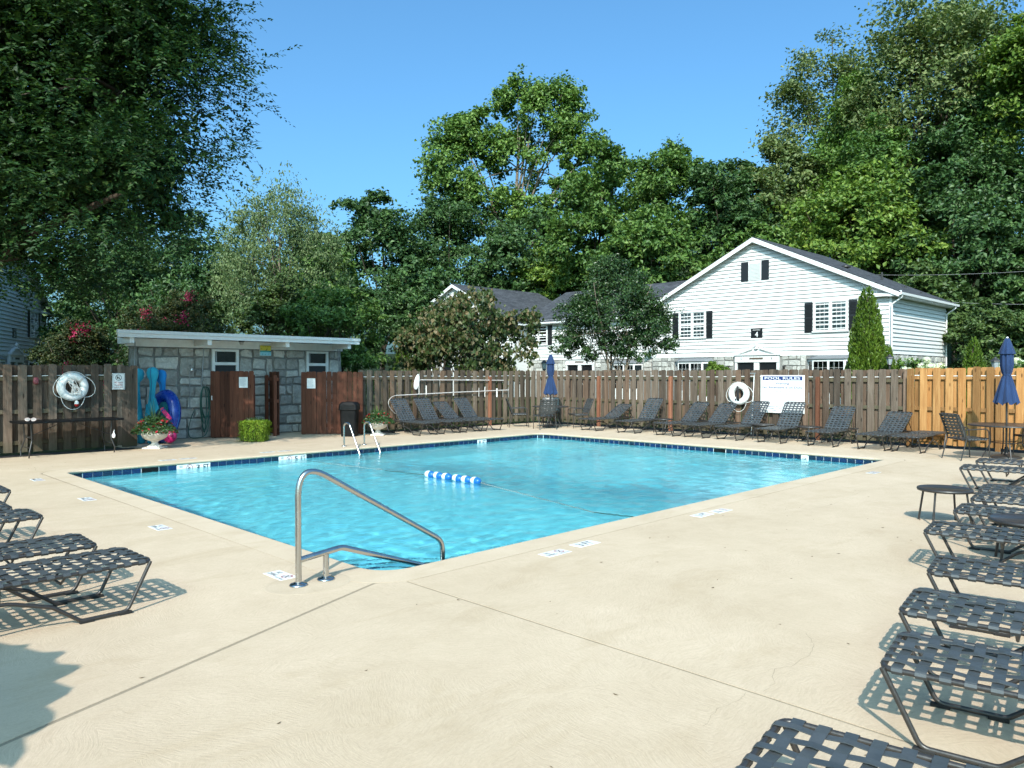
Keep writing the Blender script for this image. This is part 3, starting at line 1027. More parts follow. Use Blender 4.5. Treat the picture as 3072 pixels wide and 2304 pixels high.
o = thing('soffit_light', 'small dark lantern under the bathhouse roof edge', 'lamp', (9.17, 19.45, 2.60))
MB().lathe([(.075, 0), (.085, -.03), (.07, -.05)], 8, smooth=False).build('cap', M_BRONZE, o)
MB().lathe([(.065, -.051), (.045, -.12), (.02, -.125)], 8, smooth=False).build('glass', plain('frosted lamp glass', (.35, .36, .34), .3), o)

o = thing('wall_clock', 'square yellow and blue beach clock above the bathhouse wall', 'clock', (10.09, 19.93, 2.35))
MB().box(-.17, .17, -.02, 0, -.145, .145, .006).build('case', M_WHITEPL, o)
for (z0, z1, m_) in ((.0, .14, plain('yellow print', (.62, .55, .06), .5, var=.05)), (-.04, -.001, plain('teal print', (.03, .33, .36), .5)), (-.14, -.041, plain('pale blue print', (.25, .58, .70), .5, var=.1))):
    MB().box(-.163, .163, -.0235, -.0205, z0, z1).build('face', m_, o)
for s_, x, z in (('12', 0, .115), ('11', -.06, .112), ('1', .07, .112), ('10', -.12, .05), ('2', .13, .05), ('9', -.145, -.02), ('3', .145, -.02), ('6', 0, -.115), ('8', -.09, -.1), ('4', .09, -.1)):
    lettering(s_, M_BLACK, .03 if len(s_) > 1 else .016, .028, o, (x, -.0245, z), RX)
MB().box(-.004, .004, -.027, -.026, 0, .085).build('hand', M_BLACK, o, (0, 0, 0), (0, R(42), 0))
MB().box(-.005, .005, -.029, -.028, 0, .06).build('hand', M_BLACK, o, (0, 0, 0), (0, R(60), 0))

o = thing('outdoor_shower', 'slim chrome shower pipe on the bathhouse stone wall', 'shower', (7.98, 19.93, 0))
MB().tube(fillet([(0, 0, .79), (0, 0, 1.90), (0, -.10, 1.93), (0, -.13, 1.86)], .04), .0095, 8).build('riser', M_GALV, o)
MB().lathe([(.012, .06), (.02, .03), (.05, .0), (.048, -.012)], 16, (0, 0, 0)).build('shower_head', M_STEEL, o, (0, -.13, 1.80), (R(20), 0, 0))
MB().tube([(-.09, -.01, .79), (.06, -.01, .79)], .012, 8).tube([(.045, -.01, .79), (.045, -.09, .77)], .02, 10).build('valve', M_STEEL, o)
for z in (1.42, 1.05):
    MB().box(-.01, .07, -.02, .02, z, z + .012).build('bracket', M_GALV, o)

def hose():
    r2 = random.Random(4)
    o = thing('garden_hose', 'dark green garden hose hanging in loops beside the left panel', 'hose', (8.28, 19.80, 0))
    for k in range(7):
        w = r2.uniform(.05, .13); bz = r2.uniform(.12, .62); off = r2.uniform(-.03, .05)
        pts = []
        for i in range(29):
            a = 2 * PI * i / 28
            pts.append((off + w * math.sin(a) * (1 + .4 * math.cos(a)), -.02 - .012 * k + .02 * math.sin(2*a), (1.36 + bz) / 2 + (1.36 - bz) / 2 * math.cos(a)))
        MB().tube(pts[:-1], .0105, 7, closed=True).build('loop', M_HOSE, o)
    tail = smooth_path([(.1, -.05, 1.2), (.12, -.08, .5), (.05, -.12, .12), (-.12, -.15, .02), (-.40, -.13, .014), (-.45, -.10, .2), (-.36, -.08, .55), (-.26, -.05, .74)], 3)
    MB().tube(tail, .0105, 7).build('tail', M_HOSE, o)
    MB().tube([(0, .02, 1.37), (0, -.12, 1.37), (0, -.12, 1.42)], .012, 6).build('hook', M_GALV, o)
hose()
o = thing('outlet_box', 'small white electrical box on its conduit beside the hose', 'electrical box', (8.47, 19.70, 1.06))
MB().box(-.04, .04, -.06, -.0, -.06, .06, .006).build('cover', M_WHITEPL, o)
MB().tube([(0, -.02, .06), (0, -.02, .45)], .012, 6).build('conduit', M_GALV, o)

# ---------------------------------------------------------------- things on and by the fences
def life_ring(label, loc, rz, ropemat, seed):
    o = thing('life_ring', label, 'life ring', loc, rz, 'life rings on the fences')
    pts = [(.225 * math.cos(2*PI*i/36), 0, .225 * math.sin(2*PI*i/36)) for i in range(36)]
    MB().tube(pts, .088, 12, closed=True).build('ring', M_WHITEPL, o)
    for a in (45, 135, 225, 315):
        mb = MB()
        q = [(.0915 * math.cos(2*PI*i/14), .0915 * math.sin(2*PI*i/14)) for i in range(14)]
        vs = []
        for dx in (-.022, .022):
            vs += [(.225 + c_, s_, dx) for c_, s_ in q]
        mb.add(vs, [(i, (i+1) % 14, 14+(i+1) % 14, 14+i) for i in range(14)], True)
        mb.build('band', M_PAPER if a != 45 else M_TAUPE, o, (0, 0, 0), (0, -R(a), 0))
    r2 = random.Random(seed)
    rope = MB()
    for k in range(4):
        a0, a1 = R(45 + 90*k), R(135 + 90*k)
        pts = []
        for i in range(13):
            t = i / 12; a = a0 + (a1 - a0) * t
            rr = .322 + .10 * math.sin(PI * t) * (1.2 if k in (2, 3) else .55)
            pts.append((rr * math.cos(a), -.02, rr * math.sin(a) - .05 * math.sin(PI * t)))
        rope.tube(pts, .007, 6)
    rope.build('grab_line', M_ROPE, o)
    return o, r2
o, r2 = life_ring('white life ring with coiled white rope on the left fence', (4.80, 18.27, 1.415), 0, M_ROPE, 2)
cr_ = MB()
for k in range(16):
    x0 = r2.uniform(-.13, .02); x1 = r2.uniform(-.06, .12)
    cr_.tube(smooth_path([(x0, -.07, r2.uniform(.1, .2)), (x0 + r2.uniform(-.05, .05), -.11, .08), (x1, -.12, r2.uniform(-.1, .0)), (x1 + r2.uniform(-.06, .06), -.1, -.2), (x1 + .03, -.1, -.14)], 2), .005, 5)
cr_.build('throw_rope', M_ROPE, o)
fl_ = MB().lathe([(.0, .075), (.03, .06), (.042, .03), (.043, 0)], 14).build('throw_float', M_WHITEPL, o, (.05, -.10, -.37))
MB().lathe([(.043, -.001), (.04, -.035), (.02, -.06), (0, -.065)], 14).build('float_tip', plain('red plastic', (.42, .015, .012), .35), fl_)
o, r2 = life_ring('white life ring with black rope beside the pool rules sign', (19.20, 10.30, 1.14), -PI / 2, M_ROPEB, 5)
cr_ = MB()
for k in range(9):
    x0 = r2.uniform(-.05, .05)
    cr_.tube(smooth_path([(x0 * .4, -.08, .22), (x0, -.11, .05), (x0 * 1.4, -.12, -.12), (x0 + .02, -.1, -.2), (x0 - .03, -.1, -.1)], 2), .009, 5)
cr_.build('throw_rope', M_ROPEB, o)

o = thing('sign', 'white no glass allowed sign on the left fence', 'sign', (5.745, 18.335, 1.525))
MB().box(-.135, .135, -.008, 0, -.185, .185, .003).build('plate', M_WHITEPL, o)
bd = MB()
for (x0, x1, z0, z1) in ((-.125, .125, .168, .174), (-.125, .125, -.174, -.168), (-.125, -.119, -.168, .168), (.119, .125, -.168, .168)):
    bd.box(x0, x1, -.0092, -.0085, z0, z1)
bd.build('border', M_BLACK, o)
ring_mesh(.056, .066).build('symbol', M_BLACK, o, (0, -.009, .085), RX)
MB().box(-.058, .058, -.005, .005, 0, .0004).build('symbol', M_BLACK, o, (0, -.0092, .085), (PI/2, R(45), 0))
MB().box(-.035, -.012, -.0096, -.0093, .06, .1).box(.002, .022, -.0096, -.0093, .055, .075).box(.008, .016, -.0096, -.0093, .075, .11).build('symbol', M_BLACK, o)
lettering('NO GLASS', M_RED, .185, .036, o, (0, -.0095, -.025), RX)
lettering('ALLOWED', M_RED, .175, .036, o, (0, -.0095, -.08), RX)
lettering('IN POOL AREA', M_RED, .185, .026, o, (0, -.0095, -.132), RX)

o = thing('fence_bumper', 'small dull red rounded knob on the left fence board', 'fence knob', (4.12, 18.30, 1.55))
MB().lathe([(0, -.075), (.04, -.07), (.056, -.03), (.054, .02), (.035, .065), (.0, .078)], 14, sy=.55).build('pad', plain('dull red vinyl', (.26, .06, .07), .5), o)
MB().box(-.02, .02, .0, .05, -.02, .02).build('bracket', M_GALV, o)

o = thing('sign', 'big white pool rules sign on the grey fence', 'sign', (19.225, 9.07, 1.155), -PI / 2)
MB().box(-.61, .61, 0, .012, -.505, .505, .003).build('board', M_WHITEPL, o)
MB().box(-.55, .55, -.0022, -.001, .37, .475).build('banner', M_NAVYP, o)
lettering('POOL RULES', M_WHITEPL, .98, .07, o, (0, -.0035, .4225), RX)
lettering('Warning', M_NAVYP, .38, .075, o, (0, -.003, .275), RX)
lettering('No Attendant is on Duty', M_NAVYP, 1.10, .078, o, (0, -.003, .17), RX)
lettering('Children shall not use pool without an adult', M_GREYP, 1.10, .048, o, (0, -.003, .07), RX)
lettering('Unattended solo bathing is prohibited', M_GREYP, .96, .048, o, (0, -.003, .005), RX)
for i, (s_, w) in enumerate((('Bathers must shower', .3), ('All persons using pool do so at their own risk', .98), ('No glass in pool area', .42), ('No running or rough play', .5), ('No diving', .6), ('No animals in pool', .55))):
    lettering(s_, M_GREYP, w, .026, o, (-.50 + w / 2, -.003, -.055 - .042 * i), RX)
    MB().box(-.553, -.541, -.0025, -.001, -.061 - .042 * i, -.05 - .042 * i).build('bullet', M_GREYP, o)
lettering('Management Reserves', M_NAVYP, .52, .03, o, (-.22, -.003, -.34), RX)
lettering('Privileges To Any', M_NAVYP, .44, .03, o, (-.22, -.003, -.388), RX)
lettering('Ones', M_NAVYP, .12, .03, o, (-.22, -.003, -.436), RX)

o = thing('pole', 'thin white pole leaning beside the pool rules sign', 'pole', (19.14, 9.86, 0))
MB().tube([(0, .04, .05), (0.04, -.02, 1.70)], .013, 8).build('shaft', M_WHITEPL, o)
MB().box(-.02, .03, -.075, .075, 1.70, 1.725).build('crossbar', M_GALV, o)

# two pole tools hung on the back fence
o = thing('skimmer_pole', 'upper long pole with white paddle head on the back fence', 'pool tool', (14.10, 18.02, 1.51))
MB().tube([(0, 0, 0), (1.9, 0, -.015), (3.52, 0, -.035)], .016, 8).build('shaft', M_TAUPE, o)
MB().tube([(1.85, 0, -.015), (1.95, 0, -.016)], .021, 8).build('clamp', M_WHITEPL, o)
pd = []
for i in range(24):
    a = 2 * PI * i / 24
    pd.append((.085 * math.cos(a) * (1 - .15 * math.sin(a)), -.03, .235 * math.sin(a)))
MB().prism(pd, (0, .03, 0)).build('paddle', M_WHITEPL, o, (-.14, -.0, -.055), (0, R(14), 0))
o = thing('shepherds_hook', 'lower long pole ending in a curled rescue hook', 'pool tool', (13.20, 18.0, 1.06))
MB().tube([(0, 0, 0), (2.2, 0, .05), (4.64, 0, .09)], .016, 8).build('shaft', M_TAUPE, o)
MB().tube(smooth_path([(.02, 0, 0), (-.10, 0, -.01), (-.25, 0, -.10), (-.29, 0, -.24), (-.22, 0, -.38), (-.12, 0, -.46), (-.06, 0, -.52), (0, 0, -.53), (.02, 0, -.47), (-.03, 0, -.42)], 2), .009, 7).build('hook', M_TAUPE, o)
# ---------------------------------------------------------------- pool hardware
o = thing('handrail', 'stainless steel entry handrail at the near pool corner', 'handrail', (3.04, 5.46, 0))
MB().tube(fillet([(0, 0, 0), (0, 0, 1.01), (1.49, 0, .13), (1.52, 0, -.75)], [.175, .16], 12), .0245, 14).build('top_rail', M_STEEL, o)
MB().tube(fillet([(.01, 0, .205), (.40, 0, .245), (1.50, 0, -.15), (1.52, 0, -.20)], [.16, .1], 8), .0245, 14).build('lower_rail', M_STEEL, o)
MB().tube([(.25, 0, 0), (.25, 0, .215)], .0245, 14).build('stub_post', M_STEEL, o)
for x in (0, .25):
    MB().lathe([(.072, .001), (.074, .008), (.066, .018), (.04, .024), (.03, .03)], 28, (x, 0, 0)).build('flange', M_STEEL, o)
pad = MB().lathe([(.29, 0), (.27, .0025)], 30, (0, 0, 0), sx=1.25).build('patch', M_COPING, deck, (3.12, 5.46, .0005))

for lab, u in (('left chrome grab rail at the far pool edge', 9.66), ('right chrome grab rail at the far pool edge', 10.22)):
    o = thing('grab_rail', lab, 'grab rail', (u, 15.22, 0), 0, 'grab rails of the pool ladder')
    MB().tube(fillet([(0, 0, 0), (0, 0, .545), (0, -.22, .545), (0, -.60, -.05), (0, -.72, -.25), (0, -.68, -.9)], [.14, .12, .1, .1], 6), .021, 12).build('rail', M_STEEL, o)
    MB().lathe([(.06, .001), (.06, .012), (.03, .022)], 20).build('flange', M_STEEL, o)

# rope with six floats across the pool
o = thing('float_line', 'white rope with six blue and white floats across the pool', 'lane rope', (0, 0, 0))
fa, fb = Vector((8.47, 9.22, WZ + .02)), Vector((8.43, 10.62, WZ + .02))
r2 = random.Random(8)
def rope_run(pts, n):
    P = []
    for a, b in zip(pts[:-1], pts[1:]):
        for i in range(n):
            P.append(Vector(a).lerp(Vector(b), i / n) + Vector((r2.uniform(-.004, .004), 0, r2.uniform(-.004, .004))))
    P.append(Vector(pts[-1])); return P
near_end = (7.58, PV0 - .02, -.05); far_end = (8.13, PV1 - .02, WZ - .02)
P = rope_run([near_end, (7.75, 6.2, WZ + .008), (8.1, 7.6, WZ + .006), fa], 16) + rope_run([fb, (8.35, 11.8, WZ + .006), (8.22, 13.3, WZ), far_end], 16)
MB().tube(P[:49], .0065, 6).build('rope', M_ROPE, o)
MB().tube(P[49:], .0065, 6).build('rope', M_ROPE, o)
sp_ = MB()
for q in (P[:49], P[49:]):
    for a, b in zip(q[:-1], q[1:]):
        for k in range(2):
            c = a.lerp(b, (k + .5) / 2); d = (b - a).normalized() * .011
            sp_.tube([c - d * 1.6, c + d * 1.6], .0072, 6)
sp_.build('rope_fleck', M_ROPEG, o)
dv = (fb - fa).normalized()
ang = math.atan2(dv.y, dv.x)
for i in range(6):
    off = .05 + i * .225 + (.05 if i > 2 else 0)
    c = fa + dv * (off + .06)
    prof = [(.012, -.115), (.035, -.11), (.055, -.09), (.068, -.055), (.074, -.03), (.075, -.02)]
    q2 = [(.075, -.019), (.0755, .02), (.074, .045), (.066, .07), (.052, .092), (.034, .108), (.012, .115)]
    prof = [(a_ * .88, b_) for a_, b_ in prof]; q2 = [(a_ * .88, b_) for a_, b_ in q2]
    bo = MB().lathe(prof, 20).build('buoy', M_BUOYB, o, c + Vector((0, 0, .018)), (0, PI/2, ang + r2.uniform(-.06, .06)))
    MB().lathe(q2, 20).build('white_end', M_WHITEPL, bo)

# ---------------------------------------------------------------- strap furniture
TR = .0135
def ribbon(prof, th, w, axis):
    """flat strap: 2d profile (a, z) swept across its width; axis 'x' means the strap runs along x"""
    n = len(prof); top = []; bot = []
    for i in range(n):
        a = Vector(prof[max(i-1, 0)]); b = Vector(prof[min(i+1, n-1)]); d = (b - a)
        d = d.normalized() if d.length > 1e-9 else Vector((1, 0)); nn = Vector((-d.y, d.x))
        p = Vector(prof[i]); top.append(p + nn * th / 2); bot.append(p - nn * th / 2)
    vs = []
    for s_ in (-w / 2, w / 2):
        for q in (top, bot):
            for p in q: vs.append((p.x, s_, p.y) if axis == 'x' else (s_, p.x, p.y))
    T0, B0, T1, B1 = 0, n, 2 * n, 3 * n
    fs = []
    for i in range(n - 1):
        fs += [(T0+i, T0+i+1, T1+i+1, T1+i), (B0+i+1, B0+i, B1+i, B1+i+1), (T0+i+1, T0+i, B0+i, B0+i+1), (T1+i, T1+i+1, B1+i+1, B1+i)]
    if axis == 'x': fs = [tuple(reversed(f)) for f in fs]
    mb = MB(); mb.add(vs, fs, False)
    return mb
def wrap_prof(half, r, xs, par, sag=.006, amp=.0045):
    """strap profile that wraps a tube at both ends and weaves over and under at xs"""
    k = [(-half + r * math.cos(a), r * math.sin(a)) for a in (R(-60), R(-110), R(180), R(135), R(100))]
    m_ = []
    for i, x in enumerate(xs):
        s_ = 1 if (i + par) % 2 else -1
        m_.append((x, r + s_ * amp - sag * (1 - (x / half) ** 2)))
    return k + m_ + [(-x, z) for x, z in reversed(k)]
SW, ST = .047, .0035
LONG_Y = [-.208, -.104, 0, .104, .208]
CH_W = .285
def strap_set(length, n_cross, parent, half=CH_W, longs=LONG_Y, sw=SW, x_end=0.0):
    """straps for a panel that runs from x = x_end - length to x_end in its parent's frame"""
    xs = [x_end - length + length * (i + .65) / (n_cross + .3) for i in range(n_cross)]
    cm = [ribbon(wrap_prof(half, TR + .003, longs, p), ST, sw, 'y').mesh('strap', M_STRAP) for p in (0, 1)]
    mid = x_end - length / 2
    lm = [ribbon(wrap_prof(length / 2, TR + .003, [x - mid for x in xs], p, .002), ST, sw * .86, 'x').mesh('strap', M_STRAP) for p in (1, 0)]
    for i, x in enumerate(xs): inst('strap', cm[i % 2], parent, (x, 0, 0))
    for i, y in enumerate(longs): inst('strap', lm[i % 2], parent, (mid, y, 0))

CL, SEAT_L, BACK_L, SZ = 1.86, 1.10, .80, .345
pad_me = MB().box(-.045, .045, -.016, .016, 0, .019, .003).mesh('foot_pad', M_RUBBER)
def make_chaise():
    t = thing('chaise_lounge', 'x', 'lounge chair', (0, 0, 0))
    for s_ in (-1, 1):
        y = s_ * CH_W
        pth = [(0, .345), (-.16, .020), (-.46, .020), (-.63, .15), (-.93, .245), (-1.23, .15), (-1.40, .020), (-1.68, .020), (-1.84, .345)]
        lg = MB().tube(fillet([(x, y, z) for x, z in pth], [.06, .06, .12, .3, .12, .06, .06], 4), TR, 8).build('leg_frame', M_BRONZE, t)
        for x in (-.175, -.425, -1.43, -1.655): inst('foot_pad', pad_me, lg, (x, y, 0))
        MB().tube([(-.93, y, .245), (-.93, y, SZ)], .009, 6).build('stay', M_BRONZE, lg)
    sf = MB()
    sf.tube(fillet([(-1.86, -CH_W, 0), (0, -CH_W, 0), (0, CH_W, 0), (-1.86, CH_W, 0)], [.05, .05], 4), TR, 8)
    sf.tube([(-1.86, -CH_W, 0), (-1.86, CH_W, 0)], TR, 8)
    sf.tube([(-SEAT_L, -CH_W, 0), (-SEAT_L, CH_W, 0)], TR * .9, 8)
    for x in (-.55,): sf.tube([(x, -CH_W, -.004), (x, -.18, -.075), (x, .18, -.075), (x, CH_W, -.004)], .009, 6)
    seat = sf.build('seat_frame', M_BRONZE, t, (0, 0, SZ))
    strap_set(SEAT_L - .01, 11, seat)
    bh_ = .262
    bf = MB().tube(fillet([(0, -bh_, 0), (-BACK_L, -bh_, 0), (-BACK_L, bh_, 0), (0, bh_, 0)], [.07, .07], 5), TR, 8)
    bf.tube([(-.02, -bh_, 0), (-.02, bh_, 0)], TR * .9, 6)
    back = bf.build('backrest', M_BRONZE, t, (-SEAT_L - .03, 0, SZ + .012))
    strap_set(BACK_L - .02, 10, back, bh_, [y * .92 for y in LONG_Y], .042)
    st_ = MB().tube([(0, -.235, 0), (-.40, -.235, 0), (-.40, .235, 0), (0, .235, 0)], .009, 6).build('back_strut', M_BRONZE, t, (0, 0, 0))
    return t
def pose_chaise(t, loc, rz, back_deg, label, group):
    t.location = (loc[0], loc[1], 0); t.rotation_euler = (0, 0, rz)
    t['label'] = label; t['group'] = group
    th = R(back_deg); a = .52
    for ch in t.children:
        if ch.name.startswith('backrest'): ch.rotation_euler = (0, th, 0)
        if ch.name.startswith('back_strut'):
            hx, hz = -SEAT_L - .03 - a * math.cos(th), SZ + .01 + a * math.sin(th)
            ph = math.asin(min(.98, max(.0, (hz - SZ) / .40)))
            ch.location = (hx, 0, hz); ch.rotation_euler = (0, -ph, 0)
proto = make_chaise()
used = [False]
def chaise(*a):
    if not used[0]: used[0] = True; pose_chaise(proto, *a); return proto
    c = copy_tree(proto); pose_chaise(c, *a); return c
GL, GR, GB, GF = 'loungers along the left deck', 'loungers along the right deck', 'loungers before the tan fence', 'loungers before the grey fence'
for (x, y, rz, lab) in ((1.98, 5.97, 0.03, 'nearest strap lounger on the left deck, lying flat'), (1.87, 6.77, -.03, 'second strap lounger from the camera on the left deck'), (1.87, 8.44, .04, 'third strap lounger from the camera on the left deck'),
                        (1.78, 9.18, .0, 'fourth strap lounger on the left deck, only its foot corner showing'), (2.03, 10.48, .0, 'farthest strap lounger at the left edge of the picture')):
    chaise((x, y), rz, 14, lab, GL)
ords = ['nearest strap lounger at the bottom right corner', 'second strap lounger from the bottom on the right deck', 'third strap lounger from the bottom on the right deck', 'fourth strap lounger from the bottom on the right deck',
        'fifth strap lounger from the bottom, just in front of the round side table', 'sixth strap lounger up the right deck, behind the round side table', 'seventh strap lounger up the right deck', 'eighth strap lounger up the right deck, last of the close row',
        'ninth strap lounger up the right deck, nearest the dining table but one', 'farthest strap lounger of the right deck, beside the dining table']
for (x, y, a), lab in zip(((2.54, 1.28, 8.5), (3.93, 1.28, 9), (4.85, 1.49, 8), (5.89, 1.65, 9), (7.31, 2.08, 7.5), (8.55, 2.17, 6), (9.48, 2.25, 6.5), (10.25, 2.36, 7), (12.38, 3.10, 8), (13.50, 3.16, 7)), ords):
    chaise((x, y), R(90 + a), 16, lab, GR)
for (x, y, a, b), lab in zip(((13.03, 16.14, -2, 50), (13.88, 16.14, -2, 50), (14.70, 16.12, -1, 37), (15.46, 16.10, 0, 47)),
                             ('raised lounger beside the flower urn, first of four at the tan fence', 'second raised lounger of the four at the tan fence', 'third lounger at the tan fence, its back set lowest of the four', 'fourth raised lounger at the tan fence, nearest the corner dining set')):
    chaise((x, y), R(-90 + a), b, lab, GB)
for (x, y, y2, b), lab in zip(((17.35, 14.27, 14.15, 29), (17.35, 12.88, 12.90, 49), (17.35, 11.62, 11.40, 41), (17.35, 10.71, 10.56, 40), (17.35, 9.75, 9.56, 48), (17.32, 8.56, 8.58, 49), (17.32, 7.30, 7.36, 41), (17.32, 6.18, 6.10, 33), (17.30, 5.45, 5.42, 0)),
                              ('half reclined lounger nearest the corner dining set at the grey fence', 'steeply raised lounger left of the first small table at the grey fence', 'raised lounger right of the first small table at the grey fence', 'fourth lounger from the corner at the grey fence, below the life ring', 'fifth lounger from the corner, left of the second small table',
                               'steeply raised lounger in front of the pool rules sign', 'raised lounger right of the third small table by the red post', 'low reclined lounger beside the yellow fence', 'fully flat lounger at the right end of the grey fence row')):
    rz = math.atan2((y - y2), -1.5)
    chaise((x, y), rz, b, lab, GF)

# small round side tables
def side_table(label, loc, h=.40, r=.28):
    t = thing('side_table', label, 'side table', (loc[0], loc[1], 0), rnd.random() * 2, 'small round side tables')
    top = MB().lathe([(r - .012, h - .03), (r, h - .03), (r + .004, h - .015), (r, h), (r - .012, h + .002), (r - .02, h - .006), (0, h - .006)], 36).build('tabletop', M_BRONZE, t)
    for k in range(4):
        a = PI / 4 + k * PI / 2
        MB().tube([((r + .005) * math.cos(a) * 1.0, (r + .005) * math.sin(a) * 1.0, 0), ((r - .05) * math.cos(a), (r - .05) * math.sin(a), h - .02)], .012, 8).build('leg', M_BRONZE, t)
side_table('round side table standing alone on the right deck', (9.52, 2.56))
side_table('round side table cut by the right edge of the picture', (7.98, 1.50))
side_table('round side table between the second and third fence loungers', (18.42, 12.24))
side_table('round side table between the fifth and sixth fence loungers', (18.30, 9.14))
side_table('round side table by the red post right of the sign', (18.32, 7.93))

# dining chairs: local +x is the way the sitter faces
def make_chair():
    t = thing('dining_chair', 'x', 'chair', (0, 0, 0))
    hw = .27
    for s_ in (-1, 1):
        y = s_ * hw
        MB().tube(fillet([(.27, y, 0), (.25, y, .62), (-.24, y, .60)], [.10], 5), .012, 8).build('arm', M_BRONZE, t)
        MB().tube(fillet([(-.34, y, 0), (-.22, y, .42), (-.27, y, .62), (-.40, y, .90)], [.12, .2], 4), .012, 8).build('rear_leg', M_BRONZE, t)
    sf = MB().tube([(-.22, -hw, .0), (.24, -hw, .02), (.24, hw, .02), (-.22, hw, .0)], .012, 8, closed=True)
    sf.tube([(.22, -hw, .01), (.0, 0, -.06), (-.2, hw, 0)], .009, 6)
    seat = sf.build('seat_frame', M_BRONZE, t, (0, 0, .41))
    strap_set(.44, 6, seat, hw, [-.17, -.06, .06, .17], .052, .225)
    bf = MB().tube(fillet([(0, -hw + .02, 0), (-.50, -hw + .02, 0), (-.50, hw - .02, 0), (0, hw - .02, 0)], [.05, .05], 4), .012, 8)
    back = bf.build('backrest', M_BRONZE, t, (-.225, 0, .44), (0, R(69), 0))
    strap_set(.47, 7, back, hw - .02, [-.165, -.055, .055, .165], .05, -.02)
    return t
chair0 = make_chair(); cu_ = [False]
def chair(r_, d_, face_deg, label):
    """placed by distance right of and ahead of the viewing point; face_deg is the world heading"""
    c = chair0 if not cu_[0] else copy_tree(chair0)
    cu_[0] = True
    c.location = ((r_ + d_) / 2 ** .5, (d_ - r_) / 2 ** .5, 0); c.rotation_euler = (0, 0, R(face_deg))
    c['label'] = label; c['group'] = 'strap dining chairs'
def umbrella(label, loc, zt, zb, seed):
    t = thing('umbrella', label, 'umbrella', (loc[0], loc[1], 0), 0, 'closed patio umbrellas')
    MB().lathe([(.0, .0), (.27, .001), (.275, .03), (.20, .055), (.07, .075), (.035, .10), (.032, .22), (.026, .225)], 30).build('base', M_BRONZE, t)
    MB().tube([(0, 0, .10), (0, 0, zt)], .019, 10).build('pole', M_BRONZE, t)
    r2 = random.Random(seed)
    n = 56
    ph = [r2.uniform(-.4, .4) for _ in range(8)]
    def skin(levels):
        mb = MB(); vs = []; fs = []
        for (z, r, pl_) in levels:
            for j in range(n):
                a = 2 * PI * j / n
                f = math.sin(8 * a + ph[j * 8 // n] * .5) + .35 * math.sin(19 * a + seed)
                rr = r * (1 + pl_ * f) 
                vs.append((rr * math.cos(a), rr * math.sin(a), z + (.03 * f if z < zb + .05 else 0)))
        for i in range(len(levels) - 1):
            for j in range(n):
                j2 = (j + 1) % n
                fs.append((i*n+j, i*n+j2, (i+1)*n+j2, (i+1)*n+j))
        mb.add(vs, fs, True); return mb
    H_ = zt - zb
    tie = zb + H_ * .44
    skin([(zb, .205, .16), (zb + .07, .19, .16), (zb + H_ * .2, .145, .18), (tie - .05, .082, .16), (tie, .066, .10), (tie + .06, .085, .15), (tie + .2, .105, .17), (zb + H_ * .78, .10, .15), (zb + H_ * .9, .075, .1), (zt - .02, .045, .05)]).build('canopy', M_CANVAS, t)
    skin([(zt - H_ * .235, .135, .13), (zt - H_ * .2, .125, .12), (zt - H_ * .1, .085, .08), (zt - .01, .05, .03), (zt + .01, .03, 0), (zt + .012, .002, 0)]).build('vent_cap', M_CANVAS, t)
    MB().lathe([(.07, -.012), (.074, 0), (.07, .012)], 16, (0, 0, tie)).build('tie_band', M_CANVAS, t)
    MB().lathe([(.018, 0), (.02, .02), (.0, .03)], 10, (0, 0, zt + .012)).build('finial', M_WHITEPL, t)
def dining_table(label, loc, r, h):
    t = thing('dining_table', label, 'dining table', (loc[0], loc[1], 0), .4, 'round patio dining tables')
    MB().lathe([(.03, h), (r - .03, h), (r - .01, h + .003), (r, h - .01), (r - .003, h - .026), (r - .03, h - .026), (.03, h - .02), (.03, h)], 48).build('tabletop', M_BRONZE, t)
    for k in range(4):
        a = k * PI / 2
        c_, s_ = math.cos(a), math.sin(a)
        MB().tube(fillet([(c_ * r * .62, s_ * r * .62, 0), (c_ * r * .40, s_ * r * .40, .3), (c_ * r * .42, s_ * r * .42, h - .02)], [.12], 4), .013, 8).build('leg', M_BRONZE, t)
    MB().tube([(r * .40 * math.cos(2*PI*i/24), r * .40 * math.sin(2*PI*i/24), .32) for i in range(24)], .009, 6, closed=True).build('ring_brace', M_BRONZE, t)
t1 = (17.80, 16.06); t2 = (17.72, 3.66)
dining_table('round dining table in the far fence corner', t1, .58, .665)
umbrella('closed navy umbrella through the far corner table', t1, 2.30, 1.05, 3)
dining_table('round dining table before the yellow fence', t2, .68, .675)
umbrella('closed navy umbrella before the yellow fence', t2, 2.40, 1.10, 6)
chair(.22, 24.05, -40, 'strap dining chair on the left side of the corner table')
chair(1.00, 23.10, 62, 'strap dining chair with its back to the pool at the corner table')
chair(1.30, 24.85, 225, 'strap dining chair behind the corner table against the fence')
chair(2.10, 23.70, 150, 'strap dining chair on the right side of the corner table')
chair(9.05, 14.95, -38, 'strap armchair at the left of the table before the yellow fence')
chair(10.80, 15.55, 165, 'strap armchair at the right edge behind the dining table')

